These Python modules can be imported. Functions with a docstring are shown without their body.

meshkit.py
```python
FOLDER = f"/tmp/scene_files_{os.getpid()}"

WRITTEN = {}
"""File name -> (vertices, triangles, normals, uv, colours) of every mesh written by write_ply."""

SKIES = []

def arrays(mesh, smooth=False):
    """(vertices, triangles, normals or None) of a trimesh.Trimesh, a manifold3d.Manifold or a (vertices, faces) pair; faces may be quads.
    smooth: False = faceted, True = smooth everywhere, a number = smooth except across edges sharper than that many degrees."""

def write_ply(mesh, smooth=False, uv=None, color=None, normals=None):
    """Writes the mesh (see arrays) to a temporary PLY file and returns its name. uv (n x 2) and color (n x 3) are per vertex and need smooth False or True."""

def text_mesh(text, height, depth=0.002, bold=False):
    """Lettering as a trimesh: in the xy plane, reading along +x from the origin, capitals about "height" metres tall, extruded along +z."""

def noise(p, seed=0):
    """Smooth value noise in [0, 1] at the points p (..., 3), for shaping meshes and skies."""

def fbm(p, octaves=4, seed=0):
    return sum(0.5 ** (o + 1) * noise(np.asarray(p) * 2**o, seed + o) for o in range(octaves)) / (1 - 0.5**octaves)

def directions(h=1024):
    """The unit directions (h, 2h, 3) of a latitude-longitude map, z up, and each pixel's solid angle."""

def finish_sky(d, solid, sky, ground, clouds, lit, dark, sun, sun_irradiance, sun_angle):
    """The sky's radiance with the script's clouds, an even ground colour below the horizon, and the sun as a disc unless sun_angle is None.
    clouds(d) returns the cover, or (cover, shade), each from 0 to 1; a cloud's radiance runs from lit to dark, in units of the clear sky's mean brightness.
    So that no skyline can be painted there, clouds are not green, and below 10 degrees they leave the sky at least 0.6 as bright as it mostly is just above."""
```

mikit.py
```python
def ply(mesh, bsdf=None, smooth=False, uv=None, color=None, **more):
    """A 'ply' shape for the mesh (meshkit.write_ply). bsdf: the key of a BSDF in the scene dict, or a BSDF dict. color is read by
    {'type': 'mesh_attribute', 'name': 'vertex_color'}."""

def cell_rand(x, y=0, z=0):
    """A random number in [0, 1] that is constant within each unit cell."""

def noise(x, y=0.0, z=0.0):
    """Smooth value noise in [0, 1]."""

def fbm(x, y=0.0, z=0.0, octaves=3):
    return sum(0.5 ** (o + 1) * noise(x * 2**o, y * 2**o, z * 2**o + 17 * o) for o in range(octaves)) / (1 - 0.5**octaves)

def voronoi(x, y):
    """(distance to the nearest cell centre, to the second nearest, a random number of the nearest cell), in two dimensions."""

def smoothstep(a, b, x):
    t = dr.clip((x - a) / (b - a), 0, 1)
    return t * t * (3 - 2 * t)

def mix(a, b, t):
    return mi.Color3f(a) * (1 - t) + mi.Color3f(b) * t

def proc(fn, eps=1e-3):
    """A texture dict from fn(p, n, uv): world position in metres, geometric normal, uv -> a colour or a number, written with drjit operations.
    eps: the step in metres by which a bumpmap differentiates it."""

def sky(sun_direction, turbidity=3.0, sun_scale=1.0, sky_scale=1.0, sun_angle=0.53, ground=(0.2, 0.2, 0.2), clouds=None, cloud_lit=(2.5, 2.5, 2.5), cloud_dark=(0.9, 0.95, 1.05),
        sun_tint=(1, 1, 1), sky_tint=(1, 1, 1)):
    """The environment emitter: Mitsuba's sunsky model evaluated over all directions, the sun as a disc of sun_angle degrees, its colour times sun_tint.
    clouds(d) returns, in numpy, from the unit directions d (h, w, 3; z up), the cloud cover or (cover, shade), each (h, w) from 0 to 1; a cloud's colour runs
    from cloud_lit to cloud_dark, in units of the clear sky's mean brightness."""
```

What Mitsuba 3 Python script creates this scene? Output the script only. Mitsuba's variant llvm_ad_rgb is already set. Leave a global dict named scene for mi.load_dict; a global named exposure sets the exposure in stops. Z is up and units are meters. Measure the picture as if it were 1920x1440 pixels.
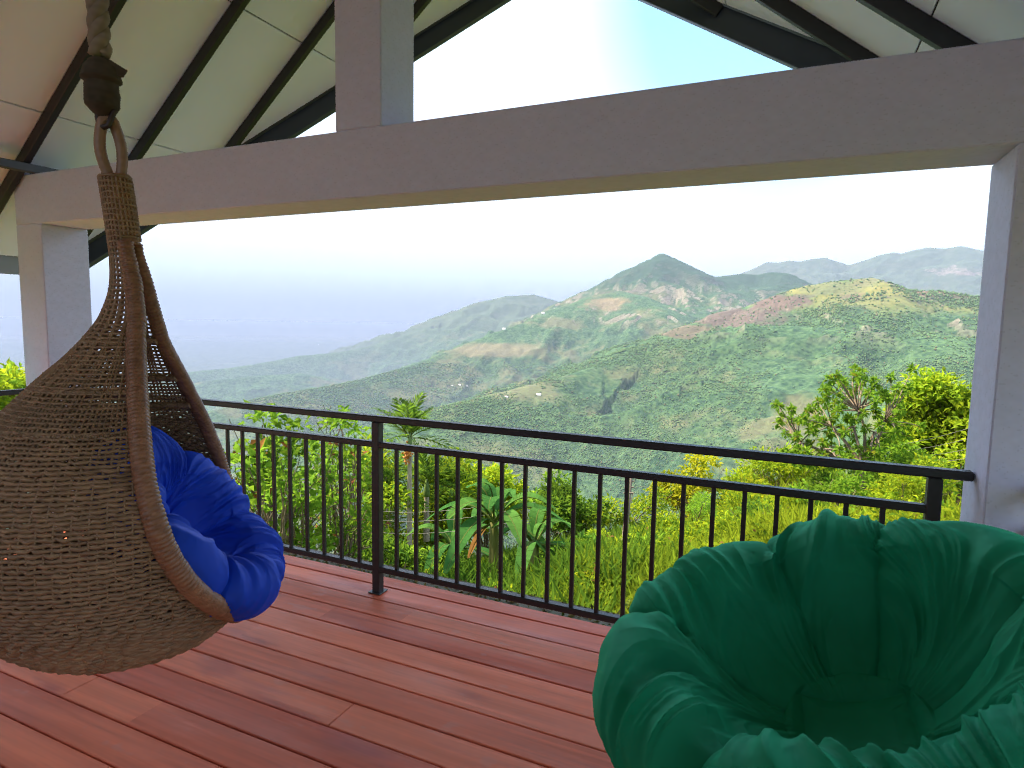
import math, random
import numpy as np, trimesh, drjit as dr, mitsuba as mi, mikit, meshkit
from scipy.interpolate import PchipInterpolator, RBFInterpolator
T = mi.ScalarTransform4f
scene, labels = {}, {}
rng = np.random.default_rng(7)

# ------------------------------------------------------------------ camera, sky, exposure
F, YAW, PITCH, ROLL, EYE = 1169.71, .4252, -.099, .0173, 1.5198
fw = np.array([-math.sin(YAW) * math.cos(PITCH), math.cos(YAW) * math.cos(PITCH), math.sin(PITCH)])
rt = np.cross(fw, [0, 0, 1]); rt /= np.linalg.norm(rt); up = np.cross(rt, fw)
rt, up = math.cos(ROLL) * rt + math.sin(ROLL) * up, math.cos(ROLL) * up - math.sin(ROLL) * rt
eye = np.array([0, 0, EYE])
scene['camera'] = {'type': 'perspective', 'fov': math.degrees(2 * math.atan(960 / F)), 'fov_axis': 'x', 'near_clip': .05, 'far_clip': 2e5,
                   'to_world': T().look_at(origin=eye.tolist(), target=(eye + fw).tolist(), up=up.tolist()),
                   'medium': {'type': 'ref', 'id': 'haze_air'}}
exposure = 3.95
SUN = np.array([-.64, -.18, .90])

def dir_of(x, y):
    """world direction through a pixel of the 1920 x 1440 photograph (used to survey where things stand)"""
    return fw + rt * (x - 960) / F - up * (y - 720) / F

def at(x, y, rng_):
    d = dir_of(x, y); return eye + d * rng_ / math.hypot(d[0], d[1])

def clouds(d):
    n = meshkit.fbm(d * np.array([2.2, 2.2, 5]) + 3.7, 5)
    cover = .80 + .9 * (n - .42)
    g = dir_of(1480, -20); g /= np.linalg.norm(g)
    patch = np.clip((d @ g - .955) / .045, 0, 1) ** .8
    cover = cover - 1.2 * patch * (.25 + 1.5 * n)
    low = np.clip((.30 - d[..., 2]) / .2, 0, 1)
    return np.clip(np.maximum(cover, low * .9 - .9 * patch), 0, 1), np.clip(1.6 * (n - .5), 0, 1) * .5

scene['sky'] = mikit.sky(SUN, turbidity=3, sun_scale=.75, sun_angle=1.5, clouds=clouds, cloud_lit=(1.45, 1.66, 1.98), cloud_dark=(.98, 1.13, 1.36), sky_tint=(.85, 1.05, 1.0), ground=(.12, .14, .09), sun_tint=(1.0, .99, .96))

HAZE_BOTTOM, HAZE_TOP = -760., 1500.
_z = (np.arange(64) + .5) / 64 * (HAZE_TOP - HAZE_BOTTOM) + HAZE_BOTTOM      # the air is thickest over the lowland
_d = .88e-4 + 1.5e-4 / (1 + np.exp((_z + 250) / 75.))
scene['haze_air'] = {'type': 'heterogeneous', 'albedo': {'type': 'rgb', 'value': [.30, .36, .51]},
                     'sigma_t': {'type': 'gridvolume', 'grid': mi.VolumeGrid(np.ascontiguousarray(np.broadcast_to(_d[:, None, None], (64, 2, 2)), dtype=np.float32)),
                                 'to_world': T().translate([-135000, -135000, HAZE_BOTTOM]).scale([270000, 270000, HAZE_TOP - HAZE_BOTTOM])}}
scene['haze'] = {'type': 'cube', 'to_world': T().translate([0, 0, (HAZE_BOTTOM + HAZE_TOP) / 2]).scale([135000, 135000, (HAZE_TOP - HAZE_BOTTOM) / 2]),
                 'bsdf': {'type': 'null'}, 'interior': {'type': 'ref', 'id': 'haze_air'}}
labels['haze'] = {'label': 'pale blue haze filling the valley and veiling the far mountains', 'category': 'haze', 'kind': 'stuff'}

# ------------------------------------------------------------------ helpers
def obj(key, mesh, m, smooth=False, **kw):
    n, k = 0, key
    while k in scene:
        n += 1; k = f'{key}_{n:03d}'
    scene[k] = mikit.ply(mesh, m, smooth=smooth, **kw)
    return k

def tag(key, label, cat, group=None, kind=None):
    labels[key] = {'label': label, 'category': cat}
    if group: labels[key]['group'] = group
    if kind: labels[key]['kind'] = kind

used = {}
def name(base):
    n = used.get(base, 0); used[base] = n + 1
    return base if n == 0 else f'{base}_{n:03d}'

def cat(ms):
    """(v, f) pairs -> one"""
    vs, fs, o = [], [], 0
    for v, f in ms:
        vs.append(v); fs.append(np.asarray(f) + o); o += len(v)
    return np.vstack(vs), np.vstack(fs)

def box(x0, x1, y0, y1, z0, z1, c=.004):
    """box with chamfered edges"""
    c = min(c, (x1 - x0) / 3, (y1 - y0) / 3, (z1 - z0) / 3)
    lo, hi = np.array([x0, y0, z0]), np.array([x1, y1, z1])
    pts = []
    for s in np.ndindex(2, 2, 2):
        corner = np.where(s, hi, lo); sg = np.where(s, -1, 1)
        for a in range(3):
            q = corner + sg * c; q[a] = corner[a]; pts.append(q)
    h = trimesh.convex.convex_hull(np.array(pts))
    return np.array(h.vertices), np.array(h.faces)

def beam(a, b, w, h, upv=(0, 0, 1), c=.004):
    """rectangular bar from a to b, w across, h along upv"""
    a, b = np.asarray(a, float), np.asarray(b, float)
    L = np.linalg.norm(b - a); z = (b - a) / L
    x = np.cross(upv, z); x /= np.linalg.norm(x); y = np.cross(z, x)
    v, f = box(-w / 2, w / 2, -h / 2, h / 2, 0, L, c)
    return v @ np.stack([x, y, z]) + a, f

def tube(p, r, sides=8, cap=True):
    p = np.asarray(p, float); n = len(p)
    r = np.broadcast_to(r, (n,)).astype(float)
    t = np.gradient(p, axis=0); t /= np.linalg.norm(t, axis=1, keepdims=True) + 1e-12
    a = np.cross(t[0], [0, 0, 1.]) if abs(t[0][2]) < .9 else np.cross(t[0], [1., 0, 0])
    A = np.empty_like(p)
    for i in range(n):
        a = a - t[i] * (a @ t[i]); a /= np.linalg.norm(a) + 1e-12; A[i] = a
    B = np.cross(t, A); g = np.arange(sides) * 2 * np.pi / sides
    v = p[:, None] + r[:, None, None] * (np.cos(g)[None, :, None] * A[:, None] + np.sin(g)[None, :, None] * B[:, None])
    i, j = np.meshgrid(np.arange(n - 1), np.arange(sides), indexing='ij'); k = (j + 1) % sides
    q = np.stack([i * sides + j, i * sides + k, (i + 1) * sides + k, (i + 1) * sides + j], -1).reshape(-1, 4)
    f = np.vstack([q[:, [0, 1, 2]], q[:, [0, 2, 3]]]); v = v.reshape(-1, 3)
    if cap:
        m = len(v); v = np.vstack([v, p[:1], p[-1:]]); s = np.arange(sides)
        f = np.vstack([f, np.stack([np.full(sides, m), (s + 1) % sides, s], 1), np.stack([np.full(sides, m + 1), (n - 1) * sides + s, (n - 1) * sides + (s + 1) % sides], 1)])
    return v, f

def tubes_batch(P, R, sides=4):
    """many open polylines with the same number of points: P (k, n, 3), R (k, n)"""
    k, n, _ = P.shape
    t = np.gradient(P, axis=1); t /= np.linalg.norm(t, axis=2, keepdims=True) + 1e-12
    ref = np.where(np.abs(t[..., 2:]) < .9, [0, 0, 1.], [1., 0, 0])
    a = np.cross(t, ref); a /= np.linalg.norm(a, axis=2, keepdims=True) + 1e-12
    b = np.cross(t, a); g = np.arange(sides) * 2 * np.pi / sides + .4
    v = P[:, :, None] + R[:, :, None, None] * (np.cos(g)[:, None] * a[:, :, None] + np.sin(g)[:, None] * b[:, :, None])
    c, i, j = np.meshgrid(np.arange(k), np.arange(n - 1), np.arange(sides), indexing='ij'); l = (j + 1) % sides
    o = c * n * sides
    q = np.stack([o + i * sides + j, o + i * sides + l, o + (i + 1) * sides + l, o + (i + 1) * sides + j], -1).reshape(-1, 4)
    return v.reshape(-1, 3), np.vstack([q[:, [0, 1, 2]], q[:, [0, 2, 3]]])

def grid_faces(n, m, wrap=False):
    i, j = np.meshgrid(np.arange(n - 1), np.arange(m if wrap else m - 1), indexing='ij'); k = (j + 1) % m
    q = np.stack([i * m + j, i * m + k, (i + 1) * m + k, (i + 1) * m + j], -1).reshape(-1, 4)
    return np.vstack([q[:, [0, 1, 2]], q[:, [0, 2, 3]]])

def unit(a): return a / (np.linalg.norm(a, axis=-1, keepdims=True) + 1e-12)

# ------------------------------------------------------------------ materials
fbm, noise, vor, sstep, mix, crand = mikit.fbm, mikit.noise, mikit.voronoi, mikit.smoothstep, mikit.mix, mikit.cell_rand

def mat(key, col, rough=.6, bump=None, scale=None, two=True, **kw):
    b = {'type': 'principled', 'base_color': mikit.proc(col) if callable(col) else (col if isinstance(col, dict) else {'type': 'rgb', 'value': list(col)}),
         'roughness': mikit.proc(rough) if callable(rough) else rough, **kw}
    if bump is not None:
        b = {'type': 'bumpmap', 'arbitrary': mikit.proc(bump), 'scale': 1.0, 'bsdf': b}
    scene[key] = {'type': 'twosided', 'bsdf': b} if two else b

def plaster_col(p, n, uv):
    a = fbm(p.x * 1.3 + 3, p.y * 1.3, p.z * 1.3, 3); b = fbm(p.x * 40, p.y * 40, p.z * 40, 2)
    sp = sstep(.74, .82, noise(p.x * 130, p.y * 130, p.z * 130))
    c = mix((.48, .505, .65), (.54, .56, .71), a) * (0.94 + .12 * b)
    return c * (1 - .10 * sp)
mat('plaster', plaster_col, .75, lambda p, n, uv: .0006 * fbm(p.x * 90, p.y * 90, p.z * 90, 2) + .004 * fbm(p.x * 5, p.y * 5, p.z * 5, 2))
mat('ceiling_paint', lambda p, n, uv: mix((.70, .745, .865), (.75, .795, .91), fbm(p.x * 1.1, p.y * 1.1, p.z * 1.1, 3)), .7,
    lambda p, n, uv: .0015 * noise(p.x * 3, p.y * 3, p.z * 3))
mat('black_paint', lambda p, n, uv: mix((.012, .013, .016), (.022, .023, .027), fbm(p.x * 9, p.y * 9, p.z * 9, 3)), lambda p, n, uv: .34 + .2 * fbm(p.x * 25, p.y * 25, p.z * 25, 2),
    lambda p, n, uv: .0003 * fbm(p.x * 110, p.y * 110, p.z * 110, 2), specular=.5)
mat('rafter_paint', lambda p, n, uv: mix((.010, .011, .013), (.02, .021, .024), fbm(p.x * 6, p.y * 6, p.z * 6, 3)), .42, specular=.5)
mat('barge_paint', (.035, .045, .065), .35, specular=.5)
mat('fascia_paint', (.22, .25, .26), .5)
mat('roof_sheet', (.08, .08, .08), .6)

PITCHB, SEAM0 = .1595, 2.845
def wood(p, n, uv):
    row = dr.floor((SEAM0 - p.y) / PITCHB)
    tone = crand(row, dr.floor((p.x + 5.3 * crand(row, 5) + 30) / 3.1), 2)
    t2 = crand(row, 9, 4)
    g = fbm(p.x * 2.2 + 37 * tone, p.y * 55 + 13 * tone, 0, 4)
    big = fbm(p.x * 1.1 + 9 * tone, p.y * 6, row * 3.1, 3)
    stain = sstep(.56, .74, fbm(p.x * 1.7 + 11 * t2, p.y * 7 + 5, 3.3, 4))
    c = mix((.46, .094, .046), (.64, .165, .078), tone)
    c = mix(c, mi.Color3f(.30, .072, .066), stain * .7)
    c = mix(c, mi.Color3f(.72, .19, .09), sstep(.5, .8, big) * .6)
    c = c * (.80 + .40 * g)
    worn = sstep(.66, .78, fbm(p.x * 9, p.y * 16, 7.7, 3)) * .25
    dust = sstep(.80, .84, noise(p.x * 60, p.y * 60, 1.5)) * .10
    return mix(c, mi.Color3f(.46, .25, .22), worn + dust)
mat('deck_wood', wood, lambda p, n, uv: .36 + .30 * fbm(p.x * 3, p.y * 14, 0, 3), lambda p, n, uv: .0008 * fbm(p.x * 6, p.y * 120, 0, 3) + .0012 * noise(p.x * 2.3, p.y * 9, 1), specular=.3)
mat('joist_wood', (.03, .012, .010), .8)
mat('concrete', lambda p, n, uv: mix((.16, .15, .12), (.07, .08, .05), fbm(p.x * 7, p.y * 7, p.z * 7, 4)), .9)

def rattan(lo, hi, seed=0.):
    def f(p, n, uv):
        a = fbm(p.x * 5 + seed, p.y * 5, p.z * 5, 3); b = noise(p.x * 60 + seed, p.y * 60, p.z * 90)
        return mix(lo, hi, .55 * a + .45 * b)
    return f
mat('rattan_weave', rattan((.078, .048, .028), (.40, .26, .155)), .5, specular=.5)
mat('rattan_wrap', rattan((.11, .050, .028), (.33, .165, .09), 3.), .42, specular=.5)
mat('rattan_cane', rattan((.16, .095, .065), (.27, .17, .12), 6.), .45, specular=.5)
mat('rope_fibre', rattan((.13, .105, .080), (.27, .225, .17), 9.), .9, lambda p, n, uv: .0012 * fbm(p.x * 220, p.y * 220, p.z * 90, 2))
mat('binding_cloth', rattan((.022, .018, .012), (.07, .055, .04), 12.), .95, lambda p, n, uv: .0015 * fbm(p.x * 150, p.y * 150, p.z * 150, 3))
mat('hook_steel', (.05, .04, .04), .45, metallic=.6)

def weave_bump(p, n, uv): return .0045 * (1 - dr.abs(2 * noise(p.x * 16, p.y * 16, p.z * 16) - 1)) * fbm(p.x * 6 + 3, p.y * 6, p.z * 6, 2) + .0018 * fbm(p.x * 42, p.y * 42, p.z * 42, 2) + .00035 * (noise(p.x * 420, p.y * 420, p.z * 420) + .5 * noise(p.x * 160, p.y * 160, p.z * 160))
mat('green_fabric', lambda p, n, uv: mix((.001, .15, .068), (.002, .215, .098), fbm(p.x * 7, p.y * 7, p.z * 7, 3)), .7, weave_bump, sheen=1.2, sheen_tint=1.0, specular=.2)
mat('blue_fabric', lambda p, n, uv: mix((.002, .036, .40), (.004, .056, .55), fbm(p.x * 7, p.y * 7, p.z * 7, 3)), .6, weave_bump, sheen=.12, sheen_tint=1., specular=.25)
mat('seam_thread_blue', (.004, .02, .13), .8)

scene['leaf'] = {'type': 'principledthin', 'base_color': {'type': 'mesh_attribute', 'name': 'vertex_color'}, 'roughness': .5, 'diff_trans': 1.1, 'spec_trans': 0., 'eta': 1.35}
mat('bark', lambda p, n, uv: mix((.09, .065, .045), (.24, .19, .14), fbm(p.x * 14, p.y * 14, p.z * 5, 4)), .9)
mat('pale_bark', lambda p, n, uv: mix((.22, .18, .13), (.42, .36, .28), fbm(p.x * 6, p.y * 6, p.z * 9, 3)), .85)
mat('pole_wood', lambda p, n, uv: mix((.10, .08, .06), (.22, .18, .15), fbm(p.x * 30, p.y * 30, p.z * 3, 3)), .85)
mat('pole_concrete', (.42, .38, .30), .8)
mat('wire', (.22, .22, .19), .6)
mat('white_wall', (.78, .76, .72), .8)
mat('tin_roof', (.40, .36, .34), .5)

FEATS = [(at(1385, 597, 2150), (150, 34), (.092, .070, .062)), (at(1470, 572, 2200), (110, 30), (.098, .07, .062)), (at(1290, 622, 2080), (110, 22), (.10, .085, .060)),
         (at(1560, 541, 2230), (130, 26), (.105, .120, .058)), (at(1625, 535, 2240), (50, 26), (.12, .125, .065)), (at(1515, 577, 2190), (40, 4.5), (.55, .42, .36)), (at(1478, 570, 2190), (22, 3), (.5, .38, .33)),
         (at(1300, 560, 4650), (170, 75), (.105, .07, .068)), (at(1150, 575, 4000), (190, 60), (.15, .12, .07)), (at(1215, 600, 3800), (120, 70), (.13, .125, .065)), (at(950, 655, 3450), (260, 40), (.13, .12, .07)),
         (at(1780, 520, 9700), (420, 120), (.20, .165, .15))]
def hill_col(p, n, uv):
    s = 1 / 130.
    a = fbm(p.x * s * .42, p.y * s * .42, p.z * s * .8, 4); b = fbm(p.x * s * 1.7 + 5, p.y * s * 1.7, p.z * s * 2.2, 4)
    c = fbm(p.x / 17., p.y / 17., p.z / 17., 3); d = noise(p.x / 7., p.y / 7., p.z / 7.)
    forest = mix((.014, .042, .024), (.062, .118, .050), sstep(.25, .75, .35 * c + .40 * d + .25 * b))
    dry = mix((.105, .082, .048), (.165, .135, .082), .5 * c + .5 * b)
    burnt = mix((.12, .075, .066), (.17, .11, .09), c)
    grass = mix((.11, .13, .035), (.20, .18, .065), b)
    k = sstep(.52, .66, .62 * a + .38 * b + .10 * (c - .5))
    rng_ = dr.sqrt(p.x * p.x + p.y * p.y)
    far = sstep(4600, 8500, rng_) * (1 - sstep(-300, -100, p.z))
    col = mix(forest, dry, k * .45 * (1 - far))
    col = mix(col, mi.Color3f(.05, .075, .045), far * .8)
    high = sstep(20, 130, p.z + 90 * (b - .5)) * (1 - sstep(2600, 3200, dr.sqrt(p.x * p.x + p.y * p.y)))
    col = mix(col, mix(burnt, grass, sstep(.42, .58, b)), high * sstep(.38, .5, a + .2 * (b - .5)) * .8)
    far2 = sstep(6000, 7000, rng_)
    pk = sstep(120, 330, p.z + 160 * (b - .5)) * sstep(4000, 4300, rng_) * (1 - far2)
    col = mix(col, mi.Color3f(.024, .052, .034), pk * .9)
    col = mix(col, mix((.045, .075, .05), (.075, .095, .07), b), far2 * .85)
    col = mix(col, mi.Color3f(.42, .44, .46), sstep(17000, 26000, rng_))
    for (cx, cy, cz), (rx, rz), cc in FEATS:
        q = dr.square((p.x - cx) / rx) + dr.square((p.z - cz) / rz) + dr.square((p.y - cy) / (rx * 1.6))
        col = mix(col, mi.Color3f(cc) * (.8 + .4 * d), (1 - sstep(.5, 1.3, q + 1.6 * (b - .5) + .8 * (c - .5))) * .9)
    steep = sstep(.74, .60, n.z + .12 * (c - .5))
    col = mix(col, mix((.20, .155, .13), (.36, .31, .26), d), steep * .6 * sstep(-60, 60, p.z) * (1 - far2) * (1 - .85 * pk))
    return col
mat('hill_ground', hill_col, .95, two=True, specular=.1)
mat('near_ground', lambda p, n, uv: mix(mix((.055, .085, .016), (.10, .13, .025), fbm(p.x * .9, p.y * .9, 0, 3)), (.16, .10, .06), sstep(.52, .66, fbm(p.x * .45 + 4, p.y * .45, 2, 4))), .95, specular=.1)

# ------------------------------------------------------------------ terrain
def ridge(pts):
    return np.array([at(*q) for q in pts])
RIDGES = [  # crest polylines surveyed as (x, y, range), flank slope, smoothness
    (ridge([(1020, 592, 4700), (1062, 563, 4700), (1100, 545, 4700), (1142, 526, 4700), (1170, 512, 4700), (1200, 497, 4700), (1222, 484, 4700), (1240, 475, 4700), (1258, 482, 4700), (1290, 499, 4750), (1315, 511, 4800), (1335, 520, 4850), (1360, 517, 4900), (1390, 513, 4950), (1420, 515, 5000), (1445, 510, 5000), (1470, 512, 5000), (1490, 521, 5000), (1520, 545, 5000)]), .62),
    (ridge([(1262, 606, 3500), (1240, 578, 3700), (1205, 556, 3900), (1160, 546, 4050), (1110, 556, 4000), (1062, 572, 3900), (1000, 600, 3700), (940, 620, 3550), (850, 655, 3350), (760, 690, 3150), (680, 712, 3000), (600, 728, 2900), (500, 745, 2800), (400, 770, 2700)]), .50),
    (ridge([(1100, 575, 7600), (1050, 566, 7600), (1000, 552, 7600), (950, 555, 7500), (900, 566, 7400), (860, 590, 7200), (830, 603, 7000), (780, 622, 6800), (720, 641, 6500), (690, 650, 6400), (640, 660, 6200), (560, 667, 6100), (500, 679, 5900), (420, 691, 5600), (330, 700, 5400)]), .45),
    (ridge([(1405, 528, 9800), (1440, 491, 9800), (1462, 492, 9800), (1480, 488, 9800), (1500, 490, 9800), (1520, 486, 9800), (1545, 483, 9800), (1575, 492, 9800), (1592, 497, 9800), (1620, 488, 9800), (1650, 478, 9800), (1675, 473, 9800), (1690, 475, 9800), (1712, 469, 9800), (1740, 464, 9800), (1770, 466, 9800), (1800, 461, 9800), (1840, 469, 9800), (1900, 480, 9800), (2000, 500, 9800), (2150, 525, 9800)]), .62),
    (ridge([(2300, 590, 2500), (2000, 575, 2350), (1900, 562, 2300), (1830, 556, 2300), (1760, 546, 2300), (1700, 545, 2280), (1667, 541, 2260), (1652, 530, 2250), (1632, 521, 2250), (1600, 524, 2250), (1560, 528, 2250), (1520, 535, 2250), (1500, 540, 2250), (1460, 554, 2250), (1430, 566, 2250), (1370, 582, 2200), (1320, 600, 2150), (1260, 625, 2100), (1200, 652, 2000), (1140, 678, 1900), (1080, 700, 1800), (1020, 716, 1720), (940, 738, 1640), (850, 762, 1560), (760, 790, 1500)]), .47),
    (ridge([(1660, 600, 2050), (1500, 680, 1750), (1380, 760, 1500), (1300, 830, 1330)]), .40),
    (ridge([(1830, 640, 1800), (1760, 720, 1500), (1700, 790, 1300)]), .42),
    (ridge([(560, 700, 4700), (460, 706, 4600), (380, 716, 4500)]), .40),
]
SHADE = RBFInterpolator(np.array([[x, y] for x, y in ((2, 6), (-1.3, 6), (-1.2, 9), (-1.4, 12), (0, 13), (1.5, 16), (3.6, 14), (4.6, 12), (2.5, 7), (5, 14), (9, 16), (9, 6), (-6, 6), (-6, 10), (-8, 14), (-14, 6), (-14, 12), (-4, 20), (-10, 22), (5, 24), (14, 26), (0, 24), (-22, 8), (-12, -6), (10, -6), (-2, -10))]),
                         np.array([-1.0, -1.35, -1.7, -2.35, -2.25, -2.0, -2.2, -1.7, -.35, -1.6, -.4, .6, -2.6, -3.4, -5.2, -4.2, -5.6, -7.5, -11, -6.0, -6, -7.5, -8, -1.5, 0, 0.]), smoothing=.02)

def seg_ridge(P, crest, slope):
    best = np.full(len(P), -1e9); dist = np.full(len(P), 1e9)
    for a, b in zip(crest[:-1], crest[1:]):
        d = b[:2] - a[:2]; t = np.clip(((P - a[:2]) @ d) / (d @ d), 0, 1)
        q = np.hypot(*(P - a[:2] - t[:, None] * d).T)
        z = a[2] + t * (b[2] - a[2])
        h = z - slope * (np.sqrt(q * q + 30 ** 2) - 30) * (1 - .16 * np.clip(q / 1600, 0, 1))
        m = h > best
        best = np.where(m, h, best); dist = np.where(m, q, dist)
    return best, dist

def Hfar(P):
    P = np.asarray(P, float); r = np.hypot(*P.T)
    p3 = np.c_[P, np.zeros(len(P))]
    h = -490 - 170 * np.clip((r - 2600) / 4000, 0, 1) + 30 * (meshkit.fbm(p3 / 600, 4) - .5) * np.clip((20000 - r) / 9000, 0, 1)
    zs, am, di = [h], [14. + 60. * np.clip((r - 3500) / 1500, 0, 1) * np.clip((13000 - r) / 5000, 0, 1)], [np.full(len(P), 900.)]
    for crest, sl in RIDGES:
        z, d = seg_ridge(P, crest, sl); zs.append(z); am.append(np.clip(d, 0, 380) * .46); di.append(d)
    zs, am, di = np.array(zs), np.array(am), np.array(di)
    top = zs.max(0); w = np.exp(np.clip((zs - top) / 30., -40, 0)); ws = w.sum(0)
    h = top + 30. * np.log(np.exp(np.clip((zs - top) / 30., -40, 0)).sum(0))
    amp = (w * am).sum(0) / ws * np.clip((26000 - r) / 12000, 0, 1); dd = (w * di).sum(0) / ws
    wx = meshkit.fbm(p3 / 420 + 9, 3) - .5
    q = (p3 + 260 * np.c_[wx, meshkit.fbm(p3 / 420 + 31, 3) - .5, 0 * wx]) / 330
    rid = 0
    for o in range(4):
        rid = rid + .55 ** o * (1 - np.abs(2 * meshkit.noise(q * 2 ** o, 40 + o) - 1))
    h = h + amp * (rid / 2.1 - .62) + 8 * np.clip((9000 - r) / 3000, 0, 1) * (meshkit.fbm(p3 / 38, 3) - .5) * np.clip(dd / 60, .25, 1)
    return h

def Hown(P):
    """the hillside that the veranda stands on"""
    r = np.hypot(*(P - [-2, 2]).T)
    z0 = SHADE(np.clip(P, [-24, -12], [16, 28]))
    fall = np.clip(r - 24, 0, None)
    # north of the house the slope drops away; behind it the hill goes on
    back = np.clip((-P[:, 1] + 4) / 20, 0, 1); right = np.clip((P[:, 0] - 14) / 40, 0, 1)
    s = .62 * (1 - back) * (1 - .8 * right) + .04 * back
    n = .35 * (meshkit.fbm(np.c_[P, 0 * r] / 1.7, 3, 5) - .5) + .012 * fall * (meshkit.fbm(np.c_[P, 0 * r] / 40, 3, 6) - .5)
    n = n * np.clip((P[:, 1] + 3) / 3, 0, 1)
    return np.where(fall > 0, z0 - s * fall * (1 - .18 * np.clip(fall / 700, 0, 1)), z0) + n

def H(P):
    P = np.atleast_2d(np.asarray(P, float))
    own = Hown(P); r = np.hypot(*P.T)
    out = own.copy(); m = r > 90
    if m.any():
        out[m] = np.maximum(own[m], Hfar(P[m]) - 4000 * np.clip((450 - r[m]) / 450, 0, 1))
    return out

def polar(az, rr):
    A, Rr = np.meshgrid(az, rr)  # rows: range
    P = np.c_[(np.sin(A) * Rr).ravel(), (np.cos(A) * Rr).ravel()]
    return np.c_[P, H(P)], grid_faces(len(rr), len(az), True)
az_in = np.radians(np.linspace(-80, 40, 720)); az_out = np.radians(np.linspace(40, 280, 62)[1:-1])
az = np.concatenate([az_in, az_out])
rr = np.concatenate([np.geomspace(110, 1000, 60), np.linspace(1000, 5200, 330)[1:], np.linspace(5200, 11500, 140)[1:], np.geomspace(11500, 130000, 32)[1:]])
v, f = polar(az, rr)
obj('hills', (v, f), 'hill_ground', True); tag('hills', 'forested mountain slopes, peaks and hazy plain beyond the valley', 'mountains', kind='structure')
azn = np.radians(np.linspace(-180, 180, 301)[:-1]); rn = np.geomspace(1.2, 112, 150)
v, f = polar(azn, rn)
cen = len(v); v = np.vstack([v, [[0, 0, H([[0, 0]])[0]]]]); s_ = np.arange(300)
f = np.vstack([f, np.stack([np.full(300, cen), s_, (s_ + 1) % 300], 1)])
obj('ground', (v, f), 'near_ground', True); tag('ground', 'green sloping hillside below the veranda', 'ground', kind='structure')

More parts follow.
